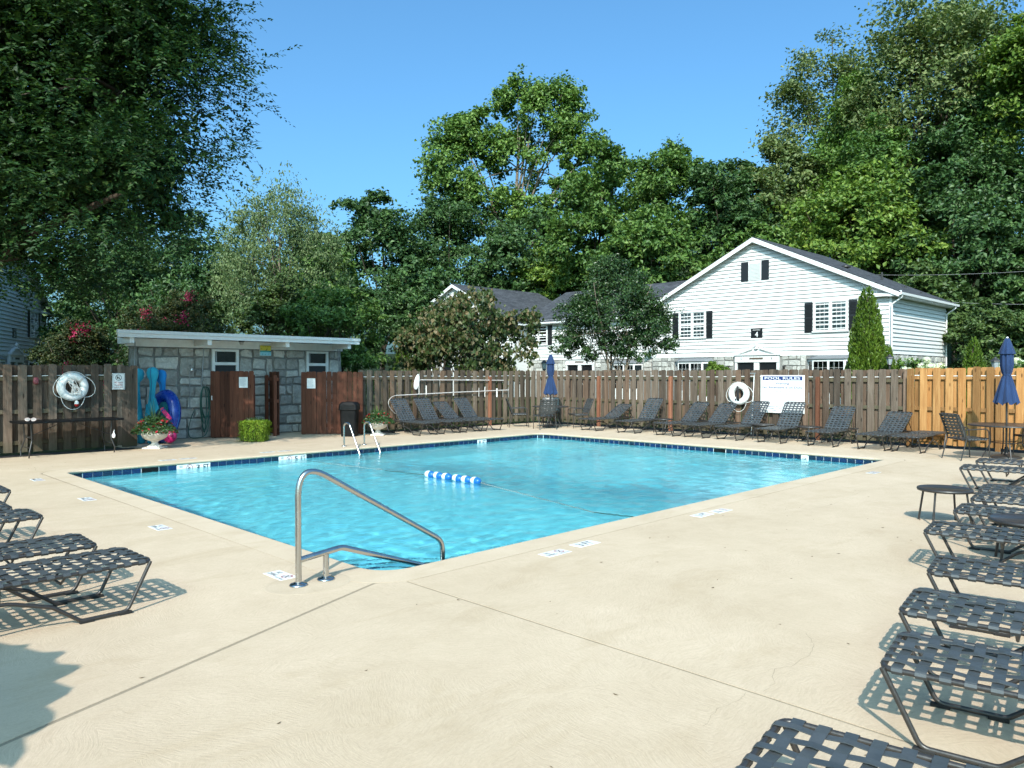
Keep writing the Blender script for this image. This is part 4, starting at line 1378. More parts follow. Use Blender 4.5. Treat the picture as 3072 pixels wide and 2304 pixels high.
# black folding table with the small things on it
o = thing('folding_table', 'long black folding table against the left fence', 'table', (4.60, 17.82, 0), R(2))
MB().box(-.98, .98, -.36, .36, .695, .735, .008).build('tabletop', M_BLACKPL, o)
for sx in (-1, 1):
    for sy in (-1, 1):
        MB().tube(fillet([(sx * .80, sy * .28, 0), (sx * .80, sy * .31, .12), (sx * .74, sy * .25, .34), (sx * .76, sy * .25, .69)], [.05, .08], 4), .014, 8).build('leg', M_BRONZE, o)
    MB().tube([(sx * .775, -.29, .2), (sx * .775, .29, .2)], .010, 6).build('leg_brace', M_BRONZE, o)
    MB().tube([(sx * .75, 0, .40), (sx * .12, 0, .68)], .009, 6).build('fold_strut', M_BRONZE, o)
    MB().tube([(sx * .755, -.25, .40), (sx * .755, .25, .40)], .009, 6).build('leg_brace', M_BRONZE, o)
o = thing('eyeglasses', 'pale pink eyeglasses lying on the black folding table', 'glasses', (3.86, 17.60, .742), R(-45))
gm = plain('pale pink plastic', (.62, .50, .48), .35)
fr = MB()
for s_ in (-1, 1):
    cx = s_ * .062
    fr.tube([(cx + .052 * math.cos(a), -.0, .034 + .03 * math.sin(a)) for a in [2*PI*i/18 for i in range(18)]], .005, 6, closed=True)
fr.tube([(-.012, 0, .044), (.012, 0, .044)], .005, 6)
fr.build('frame', gm, o)
for s_ in (-1, 1):
    MB().tube([(s_ * .112, 0, .045), (s_ * .116, .11, .04), (s_ * .11, .145, .012)], .004, 6).build('temple', gm, o)
    MB().prism([(s_ * .062 + .048 * math.cos(a), .0005, .034 + .027 * math.sin(a)) for a in [2*PI*i/14 for i in range(14)]], (0, .001, 0)).build('lens', plain('lens', (.35, .33, .32), .1), o)
o = thing('plastic_bag', 'small crumpled white bag tied to the folding table leg', 'bag', (5.38, 17.50, .36))
mb = MB(); r2 = random.Random(12); n = 12
prof = [(.004, .10), (.012, .085), (.010, .07), (.022, .05), (.034, .02), (.036, -.01), (.026, -.035), (.004, -.045)]
vs = [((r * r2.uniform(.75, 1.2)) * math.cos(2*PI*j/n), (r * r2.uniform(.75, 1.2)) * math.sin(2*PI*j/n), z + r2.uniform(-.006, .006)) for r, z in prof for j in range(n)]
mb.add(vs, [(i*n+j, i*n+(j+1) % n, (i+1)*n+(j+1) % n, (i+1)*n+j) for i in range(len(prof)-1) for j in range(n)])
mb.build('bag_body', M_PAPER, o)
MB().tube([(0, 0, .09), (.015, .01, .13)], .006, 5).build('knot', M_PAPER, o)

# ---------------------------------------------------------------- planters
def leaf_quads(C, T, N, L, Wd, fold=.12):
    """numpy rhombic leaves: centre, long axis, normal, length, width"""
    B = np.cross(N, T); B /= np.linalg.norm(B, axis=1, keepdims=True) + 1e-9
    L = np.asarray(L)[:, None]; Wd = np.asarray(Wd)[:, None]
    v0 = C - T * L * .5
    v1 = C + B * Wd * .5 - T * L * .06 + N * L * fold
    v2 = C + T * L * .5 - N * L * fold * .6
    v3 = C - B * Wd * .5 - T * L * .06 + N * L * fold
    V = np.stack([v0, v1, v2, v3], 1).reshape(-1, 3)
    F = np.arange(len(C) * 4).reshape(-1, 4)
    return V, F
def unit(a): return a / (np.linalg.norm(a, axis=1, keepdims=True) + 1e-9)

M_LEAF_POT = m_leaf('glossy pot plant leaf', (.018, .05, .016), (.035, .085, .022), (.07, .13, .035), .15, .35, .5)
M_SPIKE = m_leaf('spike plant blade', (.02, .05, .02), (.04, .085, .03), (.09, .14, .045), .2)
M_PALEGR = m_leaf('yellow green grass blade', (.09, .14, .03), (.15, .21, .05), (.24, .28, .09), .3)
M_JENNY = m_leaf('bright creeping plant leaf', (.10, .17, .012), (.19, .29, .022), (.30, .40, .04), .3)
M_PETAL = plain('red petal', (.38, .004, .016), .55, var=.25)
def urn(label, loc, s_, spike_mat, seed, spike_h):
    t = thing('urn_planter', label, 'planter', (loc[0], loc[1], 0), R(45), 'white flower urns')
    MB().box(-.20, .20, -.20, .20, 0, .035, .006).build('plinth', M_URN, t)
    n = 48; vs = []; fs = []
    prof = [(.155, .036), (.165, .05), (.15, .065), (.10, .085), (.072, .115), (.068, .15), (.085, .17), (.13, .185), (.20, .215), (.25, .26), (.278, .31), (.285, .345), (.27, .36), (.262, .375), (.275, .40), (.288, .42), (.28, .43), (.25, .425), (.23, .38), (.0, .38)]
    for k, (r, z) in enumerate(prof):
        for j in range(n):
            a = 2 * PI * j / n
            fl = 1 + (.035 * abs(math.sin(8 * a)) - .02 if 8 <= k <= 10 else 0)
            vs.append((r * fl * math.cos(a), r * fl * math.sin(a), z))
    for i in range(len(prof) - 1):
        for j in range(n):
            fs.append((i*n+j, i*n+(j+1) % n, (i+1)*n+(j+1) % n, (i+1)*n+j))
    MB().add(vs, fs, True).build('bowl', M_URN, t)
    rg = np.random.default_rng(seed)
    m_ = 1700
    a = rg.random(m_) * 2 * PI; rr = np.sqrt(rg.random(m_)) * .43
    z = .40 + .34 * (1 - (rr / .43) ** 2) * rg.random(m_) + .05 * rg.random(m_) - .16 * np.clip(rr - .27, 0, 1) * 2
    rr = rr * 1.12
    C = np.stack([rr * np.cos(a), rr * np.sin(a), z], 1)
    N = unit(np.stack([np.cos(a) * .5, np.sin(a) * .5, np.ones(m_)], 1) + rg.normal(0, .5, (m_, 3)))
    T = unit(np.cross(N, rg.normal(0, 1, (m_, 3))))
    V, F = leaf_quads(C, T, N, rg.uniform(.05, .09, m_), rg.uniform(.025, .042, m_))
    inst('foliage', np_mesh('foliage', V, F, M_LEAF_POT), t)
    r2 = random.Random(seed)
    pet = MB()
    for k in range(6):
        a0 = k * PI / 3
        pet.add([(0, 0, 0), (.022 * math.cos(a0 - .5), .022 * math.sin(a0 - .5), .010), (.036 * math.cos(a0), .036 * math.sin(a0), .006), (.022 * math.cos(a0 + .5), .022 * math.sin(a0 + .5), .012)], [(0, 1, 2, 3)])
    pet.lathe([(.01, .004), (.008, .012), (0, .014)], 6)
    pm = pet.mesh('flower', M_PETAL)
    for i in range(46):
        a_ = r2.uniform(0, 2 * PI); q = r2.uniform(.22, .49)
        inst('flower', pm, t, (q * math.cos(a_), q * math.sin(a_), .42 + .24 * (1 - (q / .45) ** 2) + r2.uniform(0, .07) - .12 * max(0, q - .32) * 3), (r2.uniform(-.8, .8), r2.uniform(-.8, .8), a_), (r2.uniform(.8, 1.25),) * 3)
    Vs = []; Fs = []; c0 = 0
    for i in range(46):
        a_ = r2.uniform(0, 2 * PI); lean = r2.uniform(.15, 1.0); Lh = spike_h * r2.uniform(.7, 1.05); w = .011
        P = []
        for k in range(6):
            u_ = k / 5
            rad = Lh * .75 * lean * u_ ** 1.25; zz = .42 + Lh * (1 - .35 * lean) * u_ - Lh * .30 * lean * u_ ** 3
            P.append((rad * math.cos(a_), rad * math.sin(a_), zz))
        for k, p in enumerate(P):
            ww = w * (1 - (k / 5) ** 2 * .95)
            Vs += [(p[0] - math.sin(a_) * ww, p[1] + math.cos(a_) * ww, p[2]), (p[0] + math.sin(a_) * ww, p[1] - math.cos(a_) * ww, p[2])]
        Fs += [(c0 + 2*k, c0 + 2*k + 1, c0 + 2*k + 3, c0 + 2*k + 2) for k in range(5)]; c0 += 12
    MB().add(Vs, Fs).build('spike_plant', spike_mat, t)
    t.scale = (s_, s_, s_)
urn('white urn of red flowers beside the folding table and pool floats', (6.34, 17.82), 1.0, M_SPIKE, 3, .80)
urn('white urn of red flowers between trash can and loungers', (12.08, 17.32), .93, M_PALEGR, 7, .66)

o = thing('box_planter', 'square planter overflowing with bright green trailing plant', 'planter', (8.79, 17.94, 0), -PI / 4)
MB().box(-.225, .225, -.19, .19, 0, .40, .01).build('pot', M_SOIL, o)  # pot coloured dark to read as shade in gaps between the leaves
rg = np.random.default_rng(9)
m_ = 8500
side = rg.integers(0, 4, m_); tt = rg.uniform(-1, 1, m_); zz = rg.random(m_) ** .85 * .50
zz = np.where(rg.random(m_) < .22, .47 + rg.random(m_) * .05, zz)
bulge = .02 + .025 * np.sin(tt * 11 + side * 2) + .02 * np.sin(zz * 7 + tt * 5 + 1) + rg.random(m_) ** 2 * .06
inner = np.where(zz > .465, rg.random(m_), 1.0)
hx, hy = .235 + bulge, .20 + bulge
X = np.where(side == 0, tt * hx, np.where(side == 1, hx * inner, np.where(side == 2, tt * hx, -hx * inner)))
Y = np.where(side == 0, -hy * inner, np.where(side == 1, tt * hy, np.where(side == 2, hy * inner, tt * hy)))
C = np.stack([X, Y, zz + .01], 1)
out = unit(np.stack([X, Y, np.full(m_, .12)], 1) + rg.normal(0, .12, (m_, 3)))
T = unit(np.stack([rg.normal(0, .35, m_), rg.normal(0, .35, m_), -np.ones(m_)], 1))
N = unit(out - T * (out * T).sum(1, keepdims=True))
V, F = leaf_quads(C, T, N, rg.uniform(.022, .04, m_), rg.uniform(.018, .028, m_))
inst('foliage', np_mesh('foliage', V, F, M_JENNY), o)
m2 = 160
C = np.stack([rg.uniform(-.2, .2, m2), rg.uniform(-.15, .15, m2), rg.uniform(.5, .6, m2)], 1)
N = unit(rg.normal(0, 1, (m2, 3)) + (0, 0, .6)); T = unit(np.cross(N, rg.normal(0, 1, (m2, 3))))
V, F = leaf_quads(C, T, N, rg.uniform(.03, .06, m2), rg.uniform(.012, .02, m2))
inst('sprig', np_mesh('sprig', V, F, M_LEAF_POT), o)

# trash can
o = thing('trash_can', 'tall black trash can with domed lid before the brown panel', 'trash can', (11.36, 17.62, 0), -PI / 4)
def rsq(w, z, r=.06, n=4):
    return [(x, y, z) for x, y in rrect(-w, w, -w, w, r, n)]
def loft(mb, rings):
    n = len(rings[0]); vs = [p for q in rings for p in q]
    mb.add(vs, [(i*n+j, i*n+(j+1) % n, (i+1)*n+(j+1) % n, (i+1)*n+j) for i in range(len(rings)-1) for j in range(n)], False)
    mb.add(rings[0], [tuple(range(n))[::-1]]); mb.add(rings[-1], [tuple(range(n))])
    return mb
loft(MB(), [rsq(.195, 0), rsq(.20, .02), rsq(.225, .70), rsq(.225, .71)]).build('bin_body', M_BLACKPL, o)
lid = loft(MB(), [rsq(.25, .712), rsq(.255, .73), rsq(.245, .86), rsq(.20, .925, .08), rsq(.10, .94, .05)]).build('lid', M_BLACKPL, o)
MB().box(-.17, .17, -.2485, -.243, .745, .85).build('flap', M_BLACKPL, lid, (0, -.006, 0))

# ---------------------------------------------------------------- pool floats stacked by the wall
def saddle_float(label, loc, rz, mat, h, fold):
    t = thing('pool_float', label, 'pool float', (loc[0], loc[1], 0), rz, 'upright fabric pool floats')
    prof = [(.02, 0), (.10, .02), (.105, .25), (.10, .7), (.075, 1.1), (.07, 1.35), (.085, h - .34), (.125, h - .24), (.142, h - .14), (.12, h - .05), (.07, h - .012), (.01, h)]
    n = 20; vs = []; fs = []
    for i, (r, z) in enumerate(prof):
        for j in range(n):
            a = 2 * PI * j / n
            wv = 1 + (.06 * math.sin(3 * a + z * 5) if z < h - .4 else 0)
            vs.append((r * wv * math.cos(a) + .05 * math.sin(z * 1.6 + loc[0] * 9) * (z < h - .3), r * .75 * wv * math.sin(a), z))
    for i in range(len(prof) - 1):
        for j in range(n): fs.append((i*n+j, i*n+(j+1) % n, (i+1)*n+(j+1) % n, (i+1)*n+j))
    b = MB().add(vs, fs, True).build('body', mat, t)
    seam = [(.0 + .05 * math.sin(z * 1.6 + loc[0] * 9) * (z < h - .3), -(r * .76 + .002), z) for r, z in prof]
    MB().tube(seam, .005, 5).build('piping', M_NAVYP, b)
    if fold:
        MB().prism([(-.10, -.14, .95), (.12, -.15, 1.12), (.20, -.14, .86), (.02, -.12, .62), (-.08, -.13, .30), (-.16, -.12, .34)], (0, .05, 0)).build('folded_flap', mat, t)
RZc = -PI / 4
saddle_float('light turquoise pool float with folded flap, middle of the three', (6.73, 19.03), RZc, M_TURQ, 1.86, True)
saddle_float('darker turquoise pool float partly hidden by the fence end', (6.50, 19.32), RZc, M_TEALV if False else M_TURQ, 1.83, False)
saddle_float('sky blue pool float, right of the three standing ones', (6.98, 19.20), RZc, M_SKYB, 1.80, False)
o = thing('inflatable_ring', 'large cobalt blue inflatable leaning on the bathhouse wall', 'inflatable', (6.98, 19.02, .66), R(-66))
MB().tube([(.34 * math.cos(2*PI*i/40), 0, .51 * math.sin(2*PI*i/40)) for i in range(40)], .145, 16, closed=True).build('tube', M_COBALT, o, (0, 0, 0), (R(-9), 0, 0))
MB().tube([(.488 * math.cos(2*PI*i/40), -.0, .658 * math.sin(2*PI*i/40)) for i in range(40)], .005, 5, closed=True).build('welded_seam', M_SKYB, o, (0, 0, 0), (R(-9), 0, 0))
MB().prism([((.24) * math.cos(2*PI*i/20), .0, .35 * math.sin(2*PI*i/20)) for i in range(20)], (0, .02, 0)).build('mesh_floor', M_TEALV, o)
o = thing('inflatable_cushion', 'magenta inflatable cushion at the foot of the blue inflatable', 'inflatable', (6.98, 18.62, .19), R(-50))
MB().lathe([(.0, -.07), (.10, -.065), (.15, -.04), (.165, 0), (.15, .04), (.10, .065), (0, .07)], 26).build('cushion', M_MAGENTA, o, (0, 0, 0), (R(82), 0, 0))
MB().lathe([(.014, 0), (.012, .02), (0, .022)], 8).build('valve', M_WHITEPL, o, (.05, -.10, .05), (R(90), 0, 0))
o = thing('inflatable_paddle', 'magenta inflatable strip behind the flower urn', 'inflatable', (6.86, 18.55, .74), R(-45))
MB().box(-.05, .05, -.02, .02, -.18, .18, .018).build('strip', M_MAGENTA, o, (0, 0, 0), (0, R(-38), 0))
MB().box(-.052, .052, -.022, .022, .10, .13, .004).build('cuff', M_COBALT, o, (0, 0, 0), (0, R(-38), 0))
o = thing('beach_ball', 'small red and white ball behind the blue inflatable', 'ball', (7.33, 19.42, .86))
for k in range(8):
    a0, a1 = 2*PI*k/8, 2*PI*(k+1)/8
    vs = [(.095 * math.sin(PI*i/10) * math.cos(a0 + (a1-a0)*j/3), .095 * math.sin(PI*i/10) * math.sin(a0 + (a1-a0)*j/3), .095 * math.cos(PI*i/10)) for i in range(11) for j in range(4)]
    MB().add(vs, [(i*4+j, (i+1)*4+j, (i+1)*4+j+1, i*4+j+1) for i in range(10) for j in range(3)], True).build('gore', M_WHITEPL if k % 3 == 0 else plain('red vinyl', (.40, .010, .02), .3), o, (0, 0, 0), (R(60), R(20), 0))
o = thing('goggle_rack', 'small bunch of blue swim gear on the bathhouse wall', 'swim gear', (7.26, 19.90, 1.08))
MB().tube([(-.05, -.03, .05), (.07, -.04, .0), (.05, -.05, -.05)], .016, 6).build('strap', M_BUOYB, o)
MB().box(-.09, .02, -.06, -.02, .02, .07, .012).build('case', M_COBALT, o)
# ---------------------------------------------------------------- houses
def m_glass():
    t = NT('window glass')
    tp = t.n('BsdfTransparent'); tp.inputs[0].default_value = (.82, .86, .86, 1)
    gl = t.n('BsdfGlossy'); gl.inputs['Roughness'].default_value = .03
    fr = t.n('Fresnel'); fr.inputs['IOR'].default_value = 1.6
    mx = t.n('MixShader'); t.l(fr.outputs[0], mx.inputs[0]); t.l(tp.outputs[0], mx.inputs[1]); t.l(gl.outputs[0], mx.inputs[2])
    t.l(mx.outputs[0], t.out.inputs['Surface'])
    return t.m
M_GLASS = m_glass()
M_ROOM = plain('dim room', (.02, .022, .024), .9)  # dark sheet colour standing in for the unlit room behind the glass
M_SLATE = plain('grey metal bay roof', (.15, .16, .17), .5)
M_PLATE = plain('brown name plate', (.10, .07, .05), .6)

def window_pair(root, x0, x1, z0, z1, y, blind=None, units=2, rows=2, cols=3, split=True, shutters=None, name='window'):
    """double-hung sashes side by side; casing proud of the siding, panes behind muntins"""
    c = .085
    fr = MB()
    fr.box(x0, x0 + c, y - .075, y, z0, z1); fr.box(x1 - c, x1, y - .075, y, z0, z1)
    fr.box(x0 - .03, x1 + .03, y - .09, y, z1 + .0015, z1 + .10); fr.box(x0 - .04, x1 + .04, y - .11, y, z0 - .07, z0 - .0015)
    w = fr.build(name, M_WHITE, root)
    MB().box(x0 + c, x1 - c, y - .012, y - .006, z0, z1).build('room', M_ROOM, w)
    uw = (x1 - x0 - 2 * c) / units
    mu = MB()
    for k in range(units):
        a = x0 + c + uw * k; b = a + uw
        if k: mu.box(a - .045, a + .045, y - .074, y - .02, z0, z1)
        a += .045 if k else 0; b -= .045 if k < units - 1 else 0
        zs = [(z0, (z0 + z1) / 2), ((z0 + z1) / 2, z1)] if split else [(z0, z1)]
        for (q0, q1) in zs:
            s_ = .04
            mu.box(a, a + s_, y - .058, y - .028, q0, q1); mu.box(b - s_, b, y - .058, y - .028, q0, q1)
            mu.box(a + s_, b - s_, y - .058, y - .028, q0, q0 + s_); mu.box(a + s_, b - s_, y - .058, y - .028, q1 - s_, q1)
            for i in range(1, cols):
                xx = a + s_ + (b - a - 2 * s_) * i / cols
                mu.box(xx - .008, xx + .008, y - .052, y - .034, q0 + s_, q1 - s_)
            for i in range(1, rows):
                zz = q0 + s_ + (q1 - q0 - 2 * s_) * i / rows
                mu.box(a + s_, b - s_, y - .053, y - .0345, zz - .008, zz + .008)
            MB().box(a + s_, b - s_, y - .044, y - .041, q0 + s_, q1 - s_).build('pane', M_GLASS, w)
        if blind is not None:
            bl = MB(); n = int((z1 - z0) / .055)
            for i in range(n):
                zz = z0 + .03 + i * .055
                if blind > .5: bl.add([(a, y - .030, zz), (b, y - .030, zz), (b, y - .018, zz + .056), (a, y - .018, zz + .056)], [(0, 1, 2, 3)])
                else: bl.box(a, b, y - .030, y - .016, zz, zz + .012)
            bl.build('blind', M_BLIND, w)
    mu.build('sash', M_WHITE, w)
    if shutters:
        for (s0, s1) in shutters:
            sh = MB().box(s0, s1, y - .065, y - .034, z0 - .07, z1 + .03)
            n = int((z1 - z0) / .075)
            for i in range(n):
                zz = z0 - .02 + i * .075
                if abs(i - n // 2) < 1: continue
                sh.add([(s0 + .05, y - .067, zz), (s1 - .05, y - .067, zz), (s1 - .05, y - .080, zz + .05), (s0 + .05, y - .080, zz + .05)], [(0, 1, 2, 3)])
            sh.build('shutter', M_SHUTTER, root)
    return w

def clapboards(wall, x0, x1, z0, z1, y, peak=None, step=.2):
    """peak = (x, z_eave, z_peak): boards above the eaves are cut to the gable"""
    def lim(z):
        if peak is None or z <= peak[1]: return x0, x1
        t = min(1, (z - peak[1]) / (peak[2] - peak[1]))
        return x0 + (peak[0] - x0) * t, x1 + (peak[0] - x1) * t
    z = z0; shared = {}
    while z < z1 - .03:
        zt = min(z + step - .021, z1)
        a0, b0 = lim(z); a1, b1 = lim(zt)
        if b1 - a1 < .06: a1 = b1 = (a1 + b1) / 2
        vs = [(a0, y - .056, 0), (b0, y - .056, 0), (b1, y - .010, zt - z), (a1, y - .010, zt - z), (a0, y, 0), (b0, y, 0), (b1, y, zt - z), (a1, y, zt - z)]
        MB().add(vs, [(0, 1, 2, 3), (5, 4, 7, 6), (4, 5, 1, 0), (3, 2, 6, 7), (1, 5, 6, 2), (4, 0, 3, 7)]).build('clapboard', M_SIDING, wall, (0, 0, z))
        z += step

def roof_plane(root, p, q, r, s, th=.09, name='roof_slope'):
    """p-q along the eave, s-r along the ridge; uv in metres"""
    p, q, r, s = map(Vector, (p, q, r, s))
    nrm = (q - p).cross(s - p).normalized()
    if nrm.z < 0: nrm = -nrm
    vs = [p, q, r, s] + [v - nrm * th for v in (p, q, r, s)]
    me = bpy.data.meshes.new(name)
    me.from_pydata([v[:] for v in vs], [], [(0, 1, 2, 3), (7, 6, 5, 4), (0, 4, 5, 1), (1, 5, 6, 2), (2, 6, 7, 3), (3, 7, 4, 0)])
    uv = me.uv_layers.new(name='uv')
    ex = (q - p).normalized(); ey = nrm.cross(ex)
    if ey.z < 0: ey = -ey
    for l in me.loops:
        d = me.vertices[l.vertex_index].co - p
        uv.data[l.index].uv = (d.dot(ex), d.dot(ey))
    me.materials.append(M_SHINGLE)
    return inst(name, me, root)

def bay(root, x0, x1, zt, y, name='bay_window'):
    d = .42; s_ = .42; z0 = .75
    zt2 = zt - .16
    b = MB()
    pts = [(x0, y), (x0 + s_, y - d), (x1 - s_, y - d), (x1, y)]
    b.prism([(px, py, 0) for px, py in pts], (0, 0, z0))
    b.prism([(px, py, zt2) for px, py in pts], (0, 0, .12))
    w = b.build(name, M_WHITE, root)
    e = .07
    rp = [(x0 - e, y, zt2 + .121), (x0 + s_ - .03, y - d - e, zt2 + .121), (x1 - s_ + .03, y - d - e, zt2 + .121), (x1 + e, y, zt2 + .121), (x0 + .1, y, zt2 + .30), (x0 + s_ + .1, y - .04, zt2 + .31), (x1 - s_ - .1, y - .04, zt2 + .31), (x1 - .1, y, zt2 + .30)]
    MB().add(rp, [(0, 1, 5, 4), (1, 2, 6, 5), (2, 3, 7, 6), (4, 5, 6, 7), (3, 2, 1, 0)]).build('bay_roof', M_SLATE, w)
    # centre sash pair
    fr = MB(); xa, xb = x0 + s_, x1 - s_; yy = y - d
    for i in range(3):
        xx = xa + (xb - xa) * i / 2
        fr.box(max(xa, xx - .05), min(xb, xx + .05), yy - .005, yy + .06, z0, zt2)
    fr.build('bay_frame', M_WHITE, w)
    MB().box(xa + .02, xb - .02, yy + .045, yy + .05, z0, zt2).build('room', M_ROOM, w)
    for k in range(2):
        a = xa + (xb - xa) * k / 2 + .05; c = xa + (xb - xa) * (k + 1) / 2 - .05
        MB().box(a, c, yy + .018, yy + .021, z0, zt2).build('pane', M_GLASS, w)
        m_ = MB()
        for i in range(1, 3): m_.box(a + (c - a) * i / 3 - .005, a + (c - a) * i / 3 + .005, yy + .006, yy + .0175, z0, zt2)
        for i in range(1, 5): m_.box(a, c, yy + .0065, yy + .0172, z0 + (zt2 - z0) * i / 5 - .004, z0 + (zt2 - z0) * i / 5 + .004)
        m_.build('muntin', M_WHITE, w)
    for (pa, pb) in ((pts[0], pts[1]), (pts[2], pts[3])):
        A, B_ = Vector((*pa, 0)), Vector((*pb, 0)); d_ = (B_ - A); n_ = Vector((d_.y, -d_.x, 0)).normalized()
        if n_.y > 0: n_ = -n_
        for t0, t1, m_, off, nm in ((0., .12, M_WHITE, .0, 'bay_frame'), (.88, 1., M_WHITE, .0, 'bay_frame'), (.12, .88, M_DARKGLASS, -.025, 'pane')):
            q0, q1 = A + d_ * t0 + n_ * off, A + d_ * t1 + n_ * off
            MB().prism([(q0.x, q0.y, z0), (q1.x, q1.y, z0), (q1.x, q1.y, zt2), (q0.x, q0.y, zt2)], tuple(-n_ * .02)).build(nm, m_, w)

def wall_lantern(root, x, z, y):
    o = MB().box(-.05, .05, -.02, 0, -.12, .12).tube([(0, -.02, .05), (0, -.12, .12), (0, -.14, .08)], .012, 6).build('wall_lantern', M_BRONZE, root, (x, y, z))
    MB().lathe([(.02, .10), (.085, .03), (.075, .02), (.05, -.16), (.02, -.18)], 6, (0, -.14, 0), smooth=False).build('lantern_body', M_BRONZE, o)

def entrance(root, xc, y, nums):
    """paired doors under a broken pediment"""
    w = 1.22
    e = MB().box(xc - w, xc + w, y - .16, y, 2.30, 2.66).box(xc - w - .05, xc + w + .05, y - .22, y, 2.662, 2.72).box(xc - .14, xc + .14, y - .13, y, 0, 2.298).box(xc - w, xc - w + .12, y - .13, y, 0, 2.298).box(xc + w - .12, xc + w, y - .13, y, 0, 2.298).build('door_surround', M_WHITE, root)
    pm = MB()
    pm.prism([(xc - w - .05, y - .2, 2.722), (xc - .18, y - .2, 3.10), (xc - .22, y - .2, 2.98), (xc - w + .18, y - .2, 2.722)], (0, .19, 0))
    pm.prism([(xc + w + .05, y - .2, 2.722), (xc + w - .18, y - .2, 2.722), (xc + .22, y - .2, 2.98), (xc + .18, y - .2, 3.10)], (0, .19, 0))
    pm.prism([(xc - w + .2, y - .1, 2.723), (xc + w - .2, y - .1, 2.723), (xc + .2, y - .1, 3.0), (xc - .2, y - .1, 3.0)], (0, .09, 0))
    pm.build('pediment', M_WHITE, e)
    MB().lathe([(.12, 0), (.12, .05), (.05, .07), (.09, .14), (.11, .2), (.05, .27), (.02, .33), (0, .36)], 14, (xc, y - .12, 3.0)).build('finial', M_WHITE, e)
    for s_ in (-1, 1):
        x = xc + s_ * .62
        d = MB().box(x - .475, x + .475, y - .05, y - .01, 0, 2.29).build('door', M_DOOR, root)
        MB().lathe([(.03, 0), (.035, .03), (0, .05)], 10).build('handle', M_STEEL, d, (x - s_ * .38, y - .05, 1.0), (PI / 2, 0, 0))
    MB().box(xc - .38, xc + .38, y - .166, y - .161, 2.44, 2.54).build('name_plate', M_PLATE, e)
    for s_, n_ in ((-1, nums[0]), (1, nums[1])):
        lettering(n_, M_BLACK, .07, .13, e, (xc + s_ * .85, y - .163, 2.49), RX)

